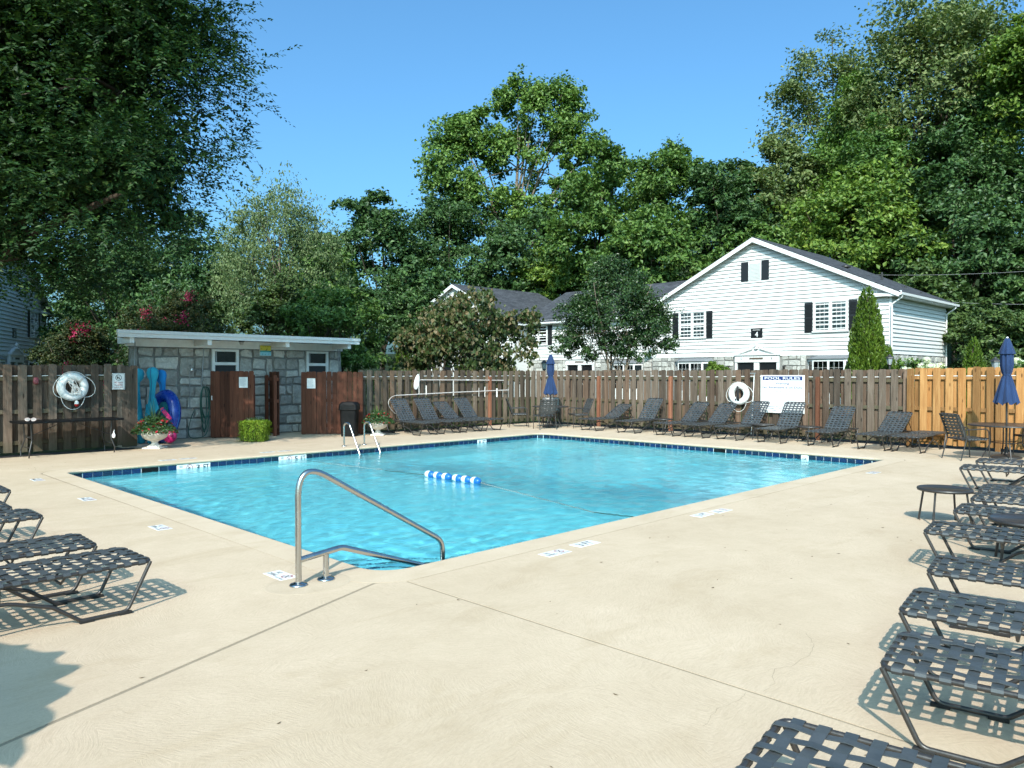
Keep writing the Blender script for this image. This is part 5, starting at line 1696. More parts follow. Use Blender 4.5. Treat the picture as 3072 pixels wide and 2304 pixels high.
def gable_block(root, x0, x1, y, depth_, px, pz, ez, zb=2.68, side=None, stones=True, lower=True, nums=('5', '6'), sign='4', seed=1):
    w = MB().box(x0, x1, y, y + depth_, 0, ez).prism([(x0, y, ez), (x1, y, ez), (px, y, pz - .1)], (0, depth_, 0)).build('wall', M_SIDING, root)
    clapboards(w, x0, x1, zb, pz - .12, y, (px, ez, pz - .1))
    if stones:
        base = MB().box(x0 - .004, x1 + .004, y - .012, y - .001, 0, zb - .002).build('stone_base', M_MORTAR, root)
        sx = [(5.20, 7.90)] + [(1.50, 4.0), (9.15, 11.7)] if lower else []
        stone_pieces(base, x0, x1, 1.30, zb - .02, y - .012, [(x0 + a, x0 + b, 0, 5) for a, b in sx], seed, (.42, .27), .035)
    MB().box(x0, x1, y - .05, y, zb - .07, zb - .003).build('water_table', M_WHITE, w)
    for xx in (x0, x1):
        MB().box(xx - .055, xx + .055, y - .055, y + .055, zb, ez - .05).build('corner_board', M_WHITE, w)
    # roof
    ov = .48; sl = (pz - ez) / (x1 - px); sll = (pz - ez) / (px - x0)
    y0, y1 = y - .34, y + depth_ + .4
    r = roof_plane(root, (x1 + ov, y0, ez - ov * sl + .06), (x1 + ov, y1, ez - ov * sl + .06), (px, y1, pz + .06), (px, y0, pz + .06))
    roof_plane(root, (x0 - ov, y1, ez - ov * sll + .06), (x0 - ov, y0, ez - ov * sll + .06), (px, y0, pz + .06), (px, y1, pz + .06))
    for s_, xe, sk in ((1, x1 + ov - .02, sl), (-1, x0 - ov + .02, sll)):
        ze = pz - sk * abs(xe - px)
        MB().prism([(px, y0 - .025, pz + .02), (xe, y0 - .025, ze + .02), (xe, y0 - .025, ze - .19), (px, y0 - .025, pz - .22)], (0, .024, 0)).build('rake_board', M_WHITE, root)
        MB().prism([(px, y0 - .001, pz - .055), (xe, y0 - .001, ze - .055), (xe, y0 - .001, ze - .085), (px, y0 - .001, pz - .085)], (0, .34, 0)).build('soffit', M_WHITE, root)
    # gutter along the right-hand eave, with returns and downspouts
    xe = x1 + ov; ze = ez - ov * sl
    gt = MB().prism([(xe - .02, y0, ze - .02), (xe + .11, y0, ze + .02), (xe + .10, y0, ze - .09), (xe + .0, y0, ze - .11)], (0, y1 - y0, 0)).build('gutter', M_WHITE, root)
    MB().box(x1 - .05, xe, y0 + .03, y1 - .03, ze - .14, ze - .115).build('soffit', M_WHITE, root)
    for yy in (y - .12, y + depth_ - .1):
        MB().tube(fillet([(xe + .05, yy, ze - .10), (xe + .03, yy, ze - .20), (x1 + .09, yy, ze - .50), (x1 + .09, yy, .1)], .08, 3), .042, 6).build('downspout', M_WHITE, root)
    # returned eave on the front corner
    MB().prism([(x1 - 1.1, y0 + .02, ze - .02), (x1 - 1.1, y - .01, ze + .12), (x1 - 1.1, y - .01, ze - .12), (x1 - 1.1, y0 + .02, ze - .12)], (1.1 + ov, 0, 0)).build('eave_return', M_WHITE, root)
    # vent in the peak
    window_like = MB().box(px - .36, px + .36, y - .06, y - .02, pz - 2.18, pz - 1.28)
    v = window_like.build('gable_vent', M_WHITE, root)
    lv = MB()
    for i in range(12):
        z = pz - 2.14 + i * .07
        lv.add([(px - .31, y - .062, z), (px + .31, y - .062, z), (px + .31, y - .085, z + .045), (px - .31, y - .085, z + .045)], [(0, 1, 2, 3)])
    lv.build('louver', M_BLIND, v)
    for s_ in (-1, 1):
        a, b = (px + s_ * .37, px + s_ * .78)
        sh = MB().box(min(a, b), max(a, b), y - .065, y - .034, pz - 2.2, pz - 1.18)
        sh.build('shutter', M_SHUTTER, root)
    window_pair(root, x0 + 1.80, x0 + 3.52, 3.72, 5.12, y, .8, shutters=[(x0 + 1.38, x0 + 1.77), (x0 + 3.55, x0 + 3.93)])
    window_pair(root, x0 + 9.50, x0 + 11.20, 3.80, 5.20, y, .2, shutters=[(x0 + 9.07, x0 + 9.47), (x0 + 11.23, x0 + 11.62)])
    if lower:
        bay(root, x0 + 1.56, x0 + 3.93, 2.42, y)
        bay(root, x0 + 9.22, x0 + 11.6, 2.46, y)
        entrance(root, x0 + 6.55, y, nums)
        wall_lantern(root, x0 + 4.92, 2.02, y - .02)
        wall_lantern(root, x0 + 8.05, 2.02, y - .02)
        sg = MB().box(x0 + 6.19, x0 + 6.84, y - .06, y - .035, 3.57, 4.07, .01).build('number_plate', M_DOOR, root)
        lettering(sign, M_WHITEPL, .17, .27, sg, (x0 + 6.515, y - .062, 3.76), RX)
        lettering('BUILDING', M_WHITEPL, .40, .05, sg, (x0 + 6.515, y - .062, 3.99), RX)
    if side:
        sw = MB().box(x1 + .0005, x1 + .002, y, y + depth_, 0, ez).build('side_wall', M_SIDING, root)
        sb = bpy.data.objects.new('side_siding', None); link(sb, root); sb.location = (x1, y + depth_, 0); sb.rotation_euler = (0, 0, -PI / 2)
        return w

def side_wall(root, x, y0, y1, zb, zt, seed):
    """right flank of a gable block: boards run along y and face +x"""
    d = y1 - y0
    w = MB().box(0, d, .0, .004, 0, zt).build('flank_wall', M_SIDING, root, (x + .004, y0, 0), (0, 0, PI / 2))
    clapboards(w, 0, d, zb, zt, -.001)
    b = MB().box(0, d, -.008, -.001, 0, zb - .003).build('stone_base', M_MORTAR, root, (x + .004, y0, 0), (0, 0, PI / 2))
    stone_pieces(b, 0, d, 1.5, zb - .02, -.008, [], seed, (.42, .27), .03)

def wing(root, x0, x1, y, depth_, ez, pz, seed, x_win=(), doors=(), bays=(), zb=2.66):
    """two-storey range with the ridge along x"""
    w = MB().box(x0, x1, y, y + depth_, 0, ez).build('wing_wall', M_SIDING, root)
    clapboards(w, x0, x1, zb, ez, y)
    base = MB().box(x0, x1, y - .012, y - .001, 0, zb - .003).build('stone_base', M_MORTAR, root)
    holes = [(d - 1.3, d + 1.3, 0, 5) for d in doors] + [(a - .06, b + .06, 0, 5) for a, b in bays]
    stone_pieces(base, x0, x1, 1.3, zb - .02, y - .012, holes, seed, (.42, .27), .035)
    ov = .4; sl = (pz - ez) / (depth_ / 2)
    roof_plane(root, (x0 - .2, y - ov, ez - ov * sl), (x1 + .2, y - ov, ez - ov * sl), (x1 + .2, y + depth_ / 2, pz), (x0 - .2, y + depth_ / 2, pz))
    roof_plane(root, (x1 + .2, y + depth_ + ov, ez - ov * sl), (x0 - .2, y + depth_ + ov, ez - ov * sl), (x0 - .2, y + depth_ / 2, pz), (x1 + .2, y + depth_ / 2, pz))
    ze = ez - ov * sl
    MB().prism([(x0, y - ov + .02, ze - .02), (x0, y - ov - .10, ze + .02), (x0, y - ov - .09, ze - .09), (x0, y - ov, ze - .11)], (x1 - x0, 0, 0)).build('gutter', M_WHITE, root)
    MB().box(x0, x1, y - ov, y - .001, ze - .14, ze - .115).build('soffit', M_WHITE, root)
    for (a, b) in x_win:
        window_pair(root, a, b, 3.78, 5.08, y, None, shutters=[(a - .43, a - .03), (b + .03, b + .43)], rows=1, cols=1)
    for i, d in enumerate(doors): entrance(root, d, y, ('3', '4'))
    for (a, b) in bays: bay(root, a, b, 2.40, y)

hs = thing('townhouse', 'white clapboard townhouse with gabled front and number 4 sign', 'house', (37.0, 25.35, 0), -PI / 2)
gable_block(hs, 0, 13.1, 0, 8.4, 6.40, 8.78, 5.62, seed=5)
side_wall(hs, 13.1, 0, 8.4, 2.62, 5.36, 8)
wing(hs, -13.2, -.06, 2.5, 10.4, 5.50, 8.05, 9, x_win=[(-12.30, -10.55)], doors=[-7.55], bays=[(-4.85, -2.45)])
gable_block(hs, -25.6, -12.5, 1.0, 9.0, -18.85, 8.55, 5.45, nums=('1', '2'), seed=12)
for x, z0, h, r in ((11.1, 6.4, .62, .055), (12.0, 5.95, .34, .05), (12.6, 5.66, .30, .05), (10.6, 6.65, .22, .05)):
    MB().tube([(x, 4.6 + (x - 11) * .9, z0), (x, 4.6 + (x - 11) * .9, z0 + h)], r, 10).build('vent_pipe', M_BRONZE, hs)
MB().lathe([(.12, 0), (.14, .12), (.26, .14), (.24, .22), (.1, .3), (0, .31)], 16, (9.8, 3.2, 7.1)).build('roof_vent', M_BRONZE, hs)

h2 = thing('townhouse', 'shaded white clapboard townhouse at the far left under the big tree', 'house', (6.60, 40.45, 0), R(64.3))
gable_block(h2, 0, 13.1, 0, 9, 6.55, 8.8, 5.6, nums=('1', '2'), sign='5', seed=15, stones=True)
wing(h2, 13.15, 21, 2.2, 9, 5.4, 7.9, 17, x_win=[(15.0, 16.7)], bays=[(15.0, 17.2)])

def lamp_post(label, r_, d_, h):
    t = thing('lamp_post', label, 'lamp post', ((r_ + d_) / 2 ** .5, (d_ - r_) / 2 ** .5, -.07), 0, 'garden lamp posts')
    MB().tube([(0, 0, 0), (0, 0, h - .42)], .04, 10).build('post', M_BRONZE, t)
    MB().lathe([(.05, h - .43), (.09, h - .40), (.075, h - .37)], 8, smooth=False).build('collar', M_BRONZE, t)
    MB().lathe([(.075, h - .369), (.13, h - .14)], 6, smooth=False).build('lantern_glass', plain('lantern glass', (.30, .33, .34), .15), t)
    MB().lathe([(.17, h - .14), (.16, h - .12), (.05, h - .03), (.03, h), (0, h + .02)], 6, smooth=False).build('lantern_cap', M_BRONZE, t)
lamp_post('black lamp post beside the tall cone of arborvitae', 14.85, 29.6, 2.52)
lamp_post('black lamp post left of the closed corner umbrella', 1.37, 32.0, 2.35)
lamp_post('black lamp post by the shaded house at the left', -20.8, 35.0, 2.6)
lamp_post('black lamp post just left of the right-hand umbrella', 15.6, 24.3, 2.3)

def cable(label, a, b, sag):
    o = thing('power_line', label, 'cable', (0, 0, 0))
    a, b = Vector(a), Vector(b); P = []
    for i in range(25):
        t = i / 24; p = a.lerp(b, t); p.z -= sag * 4 * t * (1 - t); P.append(p)
    MB().tube(P, .013, 5).build('wire', plain('grey cable', (.20, .20, .20), .6), o)
    MB().lathe([(.03, -.06), (.05, 0), (.03, .06)], 8, tuple(a)).build('insulator', M_BRONZE, o)
def rd(r_, d_, z=0): return Vector(((r_ + d_) / 2 ** .5, (d_ - r_) / 2 ** .5, z))
cable('upper thin cable crossing the dark woods at the right', rd(24.0, 50, 8.25), rd(40, 50, 9.0), .25)
cable('lower thin cable crossing the dark woods at the right', rd(27.3, 50, 6.55), rd(40, 50, 6.45), .2)
# ---------------------------------------------------------------- hill behind the houses, coloured dark as shade backing for the woods
def hill():
    nr, nd = 70, 40
    Rr = np.linspace(-150, 190, nr); Dd = np.linspace(64, 240, nd)
    RR, DD = np.meshgrid(Rr, Dd, indexing='ij')
    sm = lambda x, a, b: np.clip((x - a) / (b - a), 0, 1) ** 2 * (3 - 2 * np.clip((x - a) / (b - a), 0, 1))
    Z = sm(DD, 66, 125) * (5 + 15 * sm(RR, -6, 30)) + .6 * np.sin(RR * .11) * np.sin(DD * .13) - .3
    Z[:, 0] = -.3
    V = np.stack([(RR + DD) / 2 ** .5, (DD - RR) / 2 ** .5, Z], -1).reshape(-1, 3)
    i = np.arange(nr - 1)[:, None] * nd + np.arange(nd - 1)[None, :]
    F = np.stack([i, i + nd, i + nd + 1, i + 1], -1).reshape(-1, 4)
    t = NT('wooded slope')
    f = t.noise(t.co(), .6, 7, .7)
    t.base(t.ramp(f, [(.3, (.010, .014, .006)), (.6, (.022, .036, .012)), (.8, (.04, .06, .02))]), .95, 0, .1, t.bump(f, .4))
    o = inst('hill', np_mesh('hill', V, F, t.m, True))
    tag(o, 'wooded slope behind the houses, its colour darkened for woodland shade', None, None, 'structure')
hill()

# ---------------------------------------------------------------- trees
def tube_np(mb, P, r0, r1, n=6):
    k = len(P)
    mb.tube(P, [r0 + (r1 - r0) * i / (k - 1) for i in range(k)], n)
def crown_mesh(name, lobes, boughs, clumps, leaves, ll, lw, mat, seed, spread=.30, flat=.55, shell=.5, droop=0., upb=.7, rnd_n=.75, cl_r=.16):
    rg = np.random.default_rng(seed)
    L = np.array(lobes, float)
    area = (L[:, 3] * L[:, 4] + L[:, 3] * L[:, 5] + L[:, 4] * L[:, 5])
    pick = rg.choice(len(L), boughs, p=area / area.sum())
    d = unit(rg.normal(0, 1, (boughs, 3)))
    d[:, 2] = np.where(d[:, 2] < -.55, -d[:, 2], d[:, 2]); d = unit(d)
    rho = shell + (1 - shell) * rg.random(boughs) ** .45
    rho *= 1 + .10 * np.sin(d[:, 0] * 5 + seed) * np.sin(d[:, 1] * 4 + 1) 
    rad = L[pick, 3:6]
    Bc = L[pick, :3] + d * rad * rho[:, None]
    bs = rad.mean(1) * spread * rg.uniform(.7, 1.25, boughs)
    ci = np.repeat(np.arange(boughs), clumps)
    off = rg.normal(0, .52, (len(ci), 3)); off[:, 2] *= flat
    Cc = Bc[ci] + off * bs[ci][:, None]
    li = np.repeat(np.arange(len(ci)), leaves)
    cr_ = (rad.mean(1) * cl_r)[ci] * rg.uniform(.6, 1.3, len(ci))
    o2 = rg.normal(0, .55, (len(li), 3)); o2[:, 2] *= .7
    C = Cc[li] + o2 * cr_[li][:, None]
    m_ = len(C)
    outw = unit(C - L[pick, :3][ci][li])
    N = unit(outw * .55 + np.array([0, 0, upb]) + rg.normal(0, rnd_n, (m_, 3)))
    T = unit(np.cross(N, rg.normal(0, 1, (m_, 3))) + np.array([0, 0, -droop]))
    s_ = rg.uniform(.65, 1.3, m_)
    V, F = leaf_quads(C, T, N, ll * s_, lw * s_)
    return np_mesh(name, V, F, mat), Bc
def tree(name, label, cat, r_, d_, lobes, trunk_r, crown, bark=None, group=None, limbs=9, fork=.35, base_z=-.1, lean=(0, 0), parts=None, multi=1):
    """lobes in metres above the base; crown = kwargs for crown_mesh"""
    t = thing(name, label, cat, rd(r_, d_, base_z), 0, group)
    me, Bc = crown_mesh('crown', lobes, **crown)
    inst('crown', me, t)
    L = np.array(lobes, float)
    cz = (L[:, 2] + L[:, 5]).max(); cx, cy = np.average(L[:, 0], weights=L[:, 3]), np.average(L[:, 1], weights=L[:, 3])
    mb = MB(); r2 = random.Random(crown['seed'])
    for q in range(multi):
        a = 2 * PI * q / multi + 1
        bx, by = (.0, .0) if multi == 1 else (.12 * math.cos(a), .12 * math.sin(a))
        tx, ty = cx + (r2.uniform(-.4, .4) if multi == 1 else math.cos(a) * cz * .22), cy + (r2.uniform(-.4, .4) if multi == 1 else math.sin(a) * cz * .22)
        top = Vector((tx, ty, cz * .82)); P = []
        for i in range(9):
            u_ = i / 8
            P.append(Vector((bx + (tx - bx) * u_ ** 1.4 + r2.uniform(-.05, .05) * cz * .1, by + (ty - by) * u_ ** 1.4 + r2.uniform(-.05, .05) * cz * .1, top.z * u_)))
        P[0] = Vector((bx, by, -.05))
        tr_ = trunk_r / math.sqrt(multi)
        mb.tube(P, [tr_ * (1.25 if i == 0 else 1 - .8 * i / 8) for i in range(9)], 9)
        for k in range(limbs):
            j = r2.randrange(int(8 * fork), 8)
            b = Bc[r2.randrange(len(Bc))]; b = Vector(b)
            if b.z < P[j].z * .8: continue
            m1 = P[j].lerp(b, .45) + Vector((0, 0, .08 * (b - P[j]).length))
            rr = tr_ * (1 - .8 * j / 8) * .55
            mb.tube([P[j], m1, b], [rr, rr * .6, rr * .2], 6)
    mb.build('trunk', bark or M_BARK, t)
    return t, Bc

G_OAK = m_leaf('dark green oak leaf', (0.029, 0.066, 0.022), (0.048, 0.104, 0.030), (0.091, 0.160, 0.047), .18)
G_MID = m_leaf('mid green leaf', (0.046, 0.100, 0.023), (0.086, 0.164, 0.035), (0.155, 0.240, 0.054), .22)
G_YEL = m_leaf('yellow green leaf', (0.068, 0.127, 0.020), (0.118, 0.199, 0.033), (0.212, 0.289, 0.049), .25)
G_PALE = m_leaf('light olive leaf', (0.068, 0.108, 0.033), (0.127, 0.176, 0.057), (0.215, 0.248, 0.105), .25)
G_POP = m_leaf('poplar leaf', (0.067, 0.131, 0.029), (0.116, 0.206, 0.042), (0.196, 0.298, 0.068), .25)
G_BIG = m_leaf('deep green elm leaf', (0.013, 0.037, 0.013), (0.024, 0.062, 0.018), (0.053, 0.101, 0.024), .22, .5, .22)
G_BIRCH = m_leaf('birch leaf', (0.069, 0.110, 0.041), (0.124, 0.179, 0.071), (0.207, 0.262, 0.124), .25)
G_RBUD = m_leaf('browning redbud leaf', (.026, .055, .014), (.058, .085, .024), (.190, .140, .075), .2)
G_CREPE = m_leaf('crepe myrtle leaf', (0.020, 0.051, 0.019), (0.037, 0.081, 0.024), (0.068, 0.124, 0.034), .2, .4, .5)
G_BRONZE = m_leaf('bronze tinged crepe leaf', (.022, .046, .014), (.052, .072, .020), (.120, .110, .035), .22)
G_ARB = m_leaf('arborvitae scale leaf', (0.036, 0.074, 0.010), (0.070, 0.126, 0.012), (0.120, 0.186, 0.022), .15)
G_SHRUB = m_leaf('small shrub leaf', (0.033, 0.067, 0.020), (0.067, 0.114, 0.030), (0.118, 0.169, 0.049), .2)
M_PINK = m_leaf('magenta blossom', (.30, .012, .06), (.48, .03, .12), (.60, .09, .20), .3)
M_HYD = m_leaf('cream hydrangea floret', (.60, .64, .42), (.74, .75, .60), (.80, .80, .74), .2)

def broad(h, w, low, n=5, seed=0):
    """irregular crown of several lobes: h top, w half width, low lowest leaf height"""
    r2 = random.Random(seed); cz = (h + low) / 2; rz = (h - low) / 2
    L = [(0, 0, cz, w * .72, w * .72, rz * .78)]
    for i in range(n):
        a = 2 * PI * i / n + r2.uniform(-.4, .4)
        q = r2.uniform(.42, .58); zz = cz + r2.uniform(-.55, .45) * rz
        s_ = r2.uniform(.38, .52)
        L.append((w * q * math.cos(a), w * q * math.sin(a), zz, w * s_, w * s_, rz * s_ * .95))
    L.append((r2.uniform(-.2, .2) * w, r2.uniform(-.2, .2) * w, h - rz * .42, w * .42, w * .42, rz * .42))
    return L
GW = 'trees on the wooded slope'
woods = [
 # r, d, top, half width, low, material, seed, label
 (7.7, 66, 21.6, 5.2, 5, G_MID, 31, 'leafy tree at the left end of the right-hand woods'),
 (14.0, 71, 23.6, 6.2, 6, G_MID, 32, 'rounded green tree high behind the house ridge'),
 (19.0, 66, 21.2, 5.0, 5, G_OAK, 33, 'dark green tree behind the right slope of the gable'),
 (23.9, 69, 22.8, 5.6, 6, G_PALE, 34, 'pale leaved tree stepping up towards the tall trees'),
 (32.4, 71, 29.6, 6.6, 9, G_POP, 35, 'tall pale green tree left of the highest crown'),
 (36.2, 66, 37.0, 7.6, 9, G_PALE, 36, 'highest open grey green tree at the top right'),
 (30.5, 62.5, 22.5, 5.6, 4, G_MID, 47, 'deep green tree filling in below the pale crowns'),
 (36.5, 61, 24.5, 5.8, 4, G_OAK, 48, 'deep green tree below the highest crown'),
 (33.0, 77, 38.0, 8.4, 8, G_PALE, 45, 'tall pale tree behind the highest crown'),
 (43.5, 70, 34.0, 7.5, 6, G_MID, 46, 'tall green tree behind the yellow tipped one'),
 (40.5, 58, 31.0, 4.6, 15, G_YEL, 37, 'tree with yellow tipped leaves at the top right edge'),
 (27.0, 59, 18.8, 6.4, 5, G_YEL, 38, 'sunlit yellow green tree above the roof vents'),
 (33.5, 57, 17.6, 6.4, 4, G_OAK, 39, 'dark tree with a bare leaning trunk at the right'),
 (38.6, 53, 14.5, 5.2, 2, G_OAK, 40, 'dark low tree at the right edge behind the cables'),
 (18.2, 58, 13.4, 4.3, 3, G_MID, 41, 'small bright tree just over the gable peak'),
 (11.2, 61, 15.6, 5.6, 3, G_MID, 42, 'bushy tree above the crepe myrtle'),
 (29.0, 53, 9.6, 3.4, 2.5, G_SHRUB, 43, 'small light green tree beside the roof edge'),
 (4.6, 72, 14.2, 5.2, 3, G_YEL, 44, 'yellowish low tree between oaks and right-hand woods'),
 (-12.2, 71, 19.0, 5.8, 3, G_OAK, 51, 'dark oak left of the tall centre tree'),
 (-6.8, 78, 21.8, 7.2, 4, G_OAK, 52, 'broad dark oak beneath the tall centre tree'),
 (1.0, 75, 18.0, 6.6, 4, G_OAK, 53, 'dark oak on the right under the tall centre tree'),
 (-14.5, 58, 12.6, 3.8, 2, G_MID, 54, 'green tree between the birch and the dark oaks'),
 (-7.8, 64, 11.6, 4.6, 2, G_OAK, 55, 'low dark oak behind the left house gable'),
]
for (r_, d_, h, w, low, m_, sd, lab) in woods:
    far_ = d_ > 50
    tree('broadleaf_tree', lab, 'tree', r_, d_, broad(h, w, low, 6, sd), .10 + h * .008, dict(boughs=130 if h < 29 else 170, clumps=13, leaves=14, ll=.365, lw=.23, mat=m_, seed=sd, spread=.30, flat=.5, shell=.5, cl_r=.15 if h < 29 else .19), group=GW if r_ > 3 else 'oaks behind the left house', limbs=14)
# tall centre tree: two stems, open crown
tall = [(-4.6, 4.0, 24, 3.6, 3.6, 4.2), (-3.0, 3.2, 28, 2.6, 2.6, 2.6), (3.2, -3.2, 29.5, 3.6, 3.6, 3.6), (1.2, -.6, 31.2, 2.8, 2.8, 2.4), (.4, 0, 25, 3.8, 3.8, 3.8), (5.2, -5.0, 25.6, 2.9, 2.9, 4.2), (5.2, -5.0, 21.0, 2.8, 2.8, 2.6), (-2.2, 2.2, 20.4, 3.4, 3.4, 2.6), (1.8, -1.6, 19, 3.0, 3.0, 2.4), (3.2, -3.0, 15.5, 2.4, 2.4, 2.2)]
tree('broadleaf_tree', 'tall open tree rising alone above the centre of the trees', 'tree', -.4, 82, tall, .48, dict(boughs=200, clumps=14, leaves=17, ll=.38, lw=.27, mat=G_POP, seed=61, spread=.36, flat=.7, shell=.35, cl_r=.17), M_BARK_PALE, limbs=26, fork=.45)
# birch with hanging twigs
bl = [(0, 0, 7.4, 2.3, 2.3, 2.9), (-1.0, .9, 5.6, 1.7, 1.7, 2.2), (1.2, -1.1, 6.6, 1.7, 1.7, 2.3), (.9, .6, 4.2, 1.7, 1.7, 1.9), (-1.2, -.2, 3.8, 1.5, 1.5, 1.7), (1.6, -1.4, 4.0, 1.3, 1.3, 1.6), (-.8, 1.2, 8.2, 1.3, 1.3, 1.4)]
tree('birch_tree', 'grey green weeping birch behind the bathhouse', 'tree', -11.2, 36, bl, .16, dict(boughs=230, clumps=9, leaves=15, ll=.13, lw=.075, mat=G_BIRCH, seed=63, spread=.26, flat=2.1, shell=.55, droop=1.1, upb=.35, cl_r=.15), M_BARK_PALE, limbs=16)
# shrubby trees behind the bathhouse and fence
mids = [
 (-6.6, 27.5, 5.2, 2.3, .8, G_MID, 71, 'dense green shrub right behind the bathhouse end', 'shrub'),
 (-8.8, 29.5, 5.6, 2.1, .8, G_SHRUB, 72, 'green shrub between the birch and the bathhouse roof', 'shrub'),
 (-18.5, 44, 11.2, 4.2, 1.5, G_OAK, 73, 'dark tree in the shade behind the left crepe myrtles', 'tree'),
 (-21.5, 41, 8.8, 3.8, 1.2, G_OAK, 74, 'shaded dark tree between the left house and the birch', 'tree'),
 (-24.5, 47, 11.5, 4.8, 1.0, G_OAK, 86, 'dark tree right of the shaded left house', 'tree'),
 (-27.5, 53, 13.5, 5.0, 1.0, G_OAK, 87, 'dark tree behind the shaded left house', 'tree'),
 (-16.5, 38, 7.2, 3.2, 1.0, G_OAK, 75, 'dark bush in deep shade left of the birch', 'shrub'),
 (25.6, 40, 5.9, 2.7, .5, G_SHRUB, 76, 'twiggy green thicket right of the white house', 'shrub'),
 (29.2, 38, 5.0, 2.6, .4, G_SHRUB, 77, 'dark thicket at the right edge behind the yellow fence', 'shrub'),
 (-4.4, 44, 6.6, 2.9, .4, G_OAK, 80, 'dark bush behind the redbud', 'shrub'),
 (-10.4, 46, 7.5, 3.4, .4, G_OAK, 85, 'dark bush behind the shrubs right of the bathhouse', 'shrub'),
 (9.1, 34, 2.35, .85, .5, G_YEL, 78, 'small bright shrub before the left bay window', 'shrub'),
 (21.2, 33.5, 2.6, 1.6, .3, G_SHRUB, 79, 'low dark shrub behind the hydrangeas', 'shrub'),
]
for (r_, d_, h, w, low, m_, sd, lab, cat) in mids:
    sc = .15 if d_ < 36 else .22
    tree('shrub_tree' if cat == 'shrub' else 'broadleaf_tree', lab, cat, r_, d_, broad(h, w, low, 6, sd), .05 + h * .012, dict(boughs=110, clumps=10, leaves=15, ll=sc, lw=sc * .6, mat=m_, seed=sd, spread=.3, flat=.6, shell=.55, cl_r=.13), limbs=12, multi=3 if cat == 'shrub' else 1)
# browning redbud with big heart leaves
rb = [tuple(q * s_ for q, s_ in zip(l, (.86, .86, .97, .9, .9, .97))) for l in [(0, 0, 3.2, 1.9, 1.9, 1.5), (-1.5, 1.4, 2.5, 1.3, 1.3, 1.2), (1.4, -1.4, 2.9, 1.4, 1.4, 1.3), (.4, -.2, 4.4, 1.2, 1.2, .8), (-.8, .6, 3.9, 1.1, 1.1, .8), (1.9, -1.9, 3.9, .8, .8, .6), (-1.9, 2.0, 1.9, .8, .8, .8), (.6, -.9, 1.8, 1.5, 1.5, .8)]]
tree('redbud_tree', 'redbud with large browning leaves over the tan fence', 'tree', -1.9, 30, rb, .11, dict(boughs=190, clumps=6, leaves=9, ll=.17, lw=.14, mat=G_RBUD, seed=81, spread=.34, flat=.7, shell=.4, droop=1.3, upb=.25, cl_r=.2), limbs=14, multi=2)
# crepe myrtle in front of the wing
cm_ = [tuple(q * s_ for q, s_ in zip(l, (.84, .84, 1, .92, .92, 1))) for l in [(0, 0, 4.6, 1.7, 1.7, 1.7), (-1.2, 1.1, 3.9, 1.2, 1.2, 1.2), (1.1, -1.1, 4.0, 1.2, 1.2, 1.3), (.2, .2, 6.0, 1.1, 1.1, .9), (-1.6, 1.5, 2.9, .9, .9, .7), (.9, -.7, 2.9, 1.1, 1.1, .8), (1.7, -1.6, 3.3, .8, .8, .9), (-.3, .2, 2.8, 1.0, 1.0, .8)]]
tree('crepe_myrtle', 'dark green crepe myrtle in front of the white wing', 'tree', 4.5, 33, cm_, .13, dict(boughs=300, clumps=9, leaves=14, ll=.12, lw=.065, mat=G_CREPE, seed=83, spread=.3, flat=.75, shell=.4, cl_r=.16), M_BARK_PALE, limbs=12, multi=3)
# crepe myrtles with magenta flowers at the left
def blossoms(t, pts, seed, s_=.22):
    for k, p in enumerate(pts):
        rg = np.random.default_rng(seed + k); m_ = 90
        C = rg.normal(0, s_ * .45, (m_, 3)) * (1, 1, 1.2) + np.array(p)
        N = unit(rg.normal(0, 1, (m_, 3))); T = unit(np.cross(N, rg.normal(0, 1, (m_, 3))))
        V, F = leaf_quads(C, T, N, np.full(m_, .075), np.full(m_, .06))
        inst('blossom', np_mesh('blossom', V, F, M_PINK), t)
def top_pts(lobes, n, seed, zf=.25):
    r2 = random.Random(seed); out = []
    for _ in range(n):
        l = r2.choice(lobes); a = r2.uniform(PI * .9, PI * 1.75); e = r2.uniform(zf, 1.0)
        out.append((l[0] + l[3] * math.cos(a) * math.cos(e), l[1] + l[4] * math.sin(a) * math.cos(e), l[2] + l[5] * math.sin(e)))
    return out
for (r_, d_, h, w, sd, lab, nb_) in ((-14.6, 25.2, 3.5, 1.45, 91, 'magenta flowered crepe myrtle above the left fence', 3), (-11.6, 26.5, 4.6, 2.1, 92, 'crepe myrtle with few red blooms above the bathhouse roof', 6), (-13.2, 28.0, 4.0, 1.9, 93, 'dark crepe myrtle between the two flowering ones', 2)):
    L = broad(h, w, .8, 5, sd)
    t, Bc = tree('crepe_myrtle', lab, 'tree', r_, d_, L, .10, dict(boughs=150, clumps=9, leaves=15, ll=.10, lw=.05, mat=G_BRONZE if sd != 93 else G_CREPE, seed=sd, spread=.32, flat=.8, shell=.5, cl_r=.15), M_BARK_PALE, multi=3, limbs=10)
    bp = top_pts(L, nb_, sd)
    if sd == 91: bp += [(-.5, -1.0, 1.9), (-.9, -.6, 1.7), (.2, -1.2, 1.6), (.5, -1.2, 1.45), (-.2, -1.25, 1.75)]
    blossoms(t, bp, sd * 10)

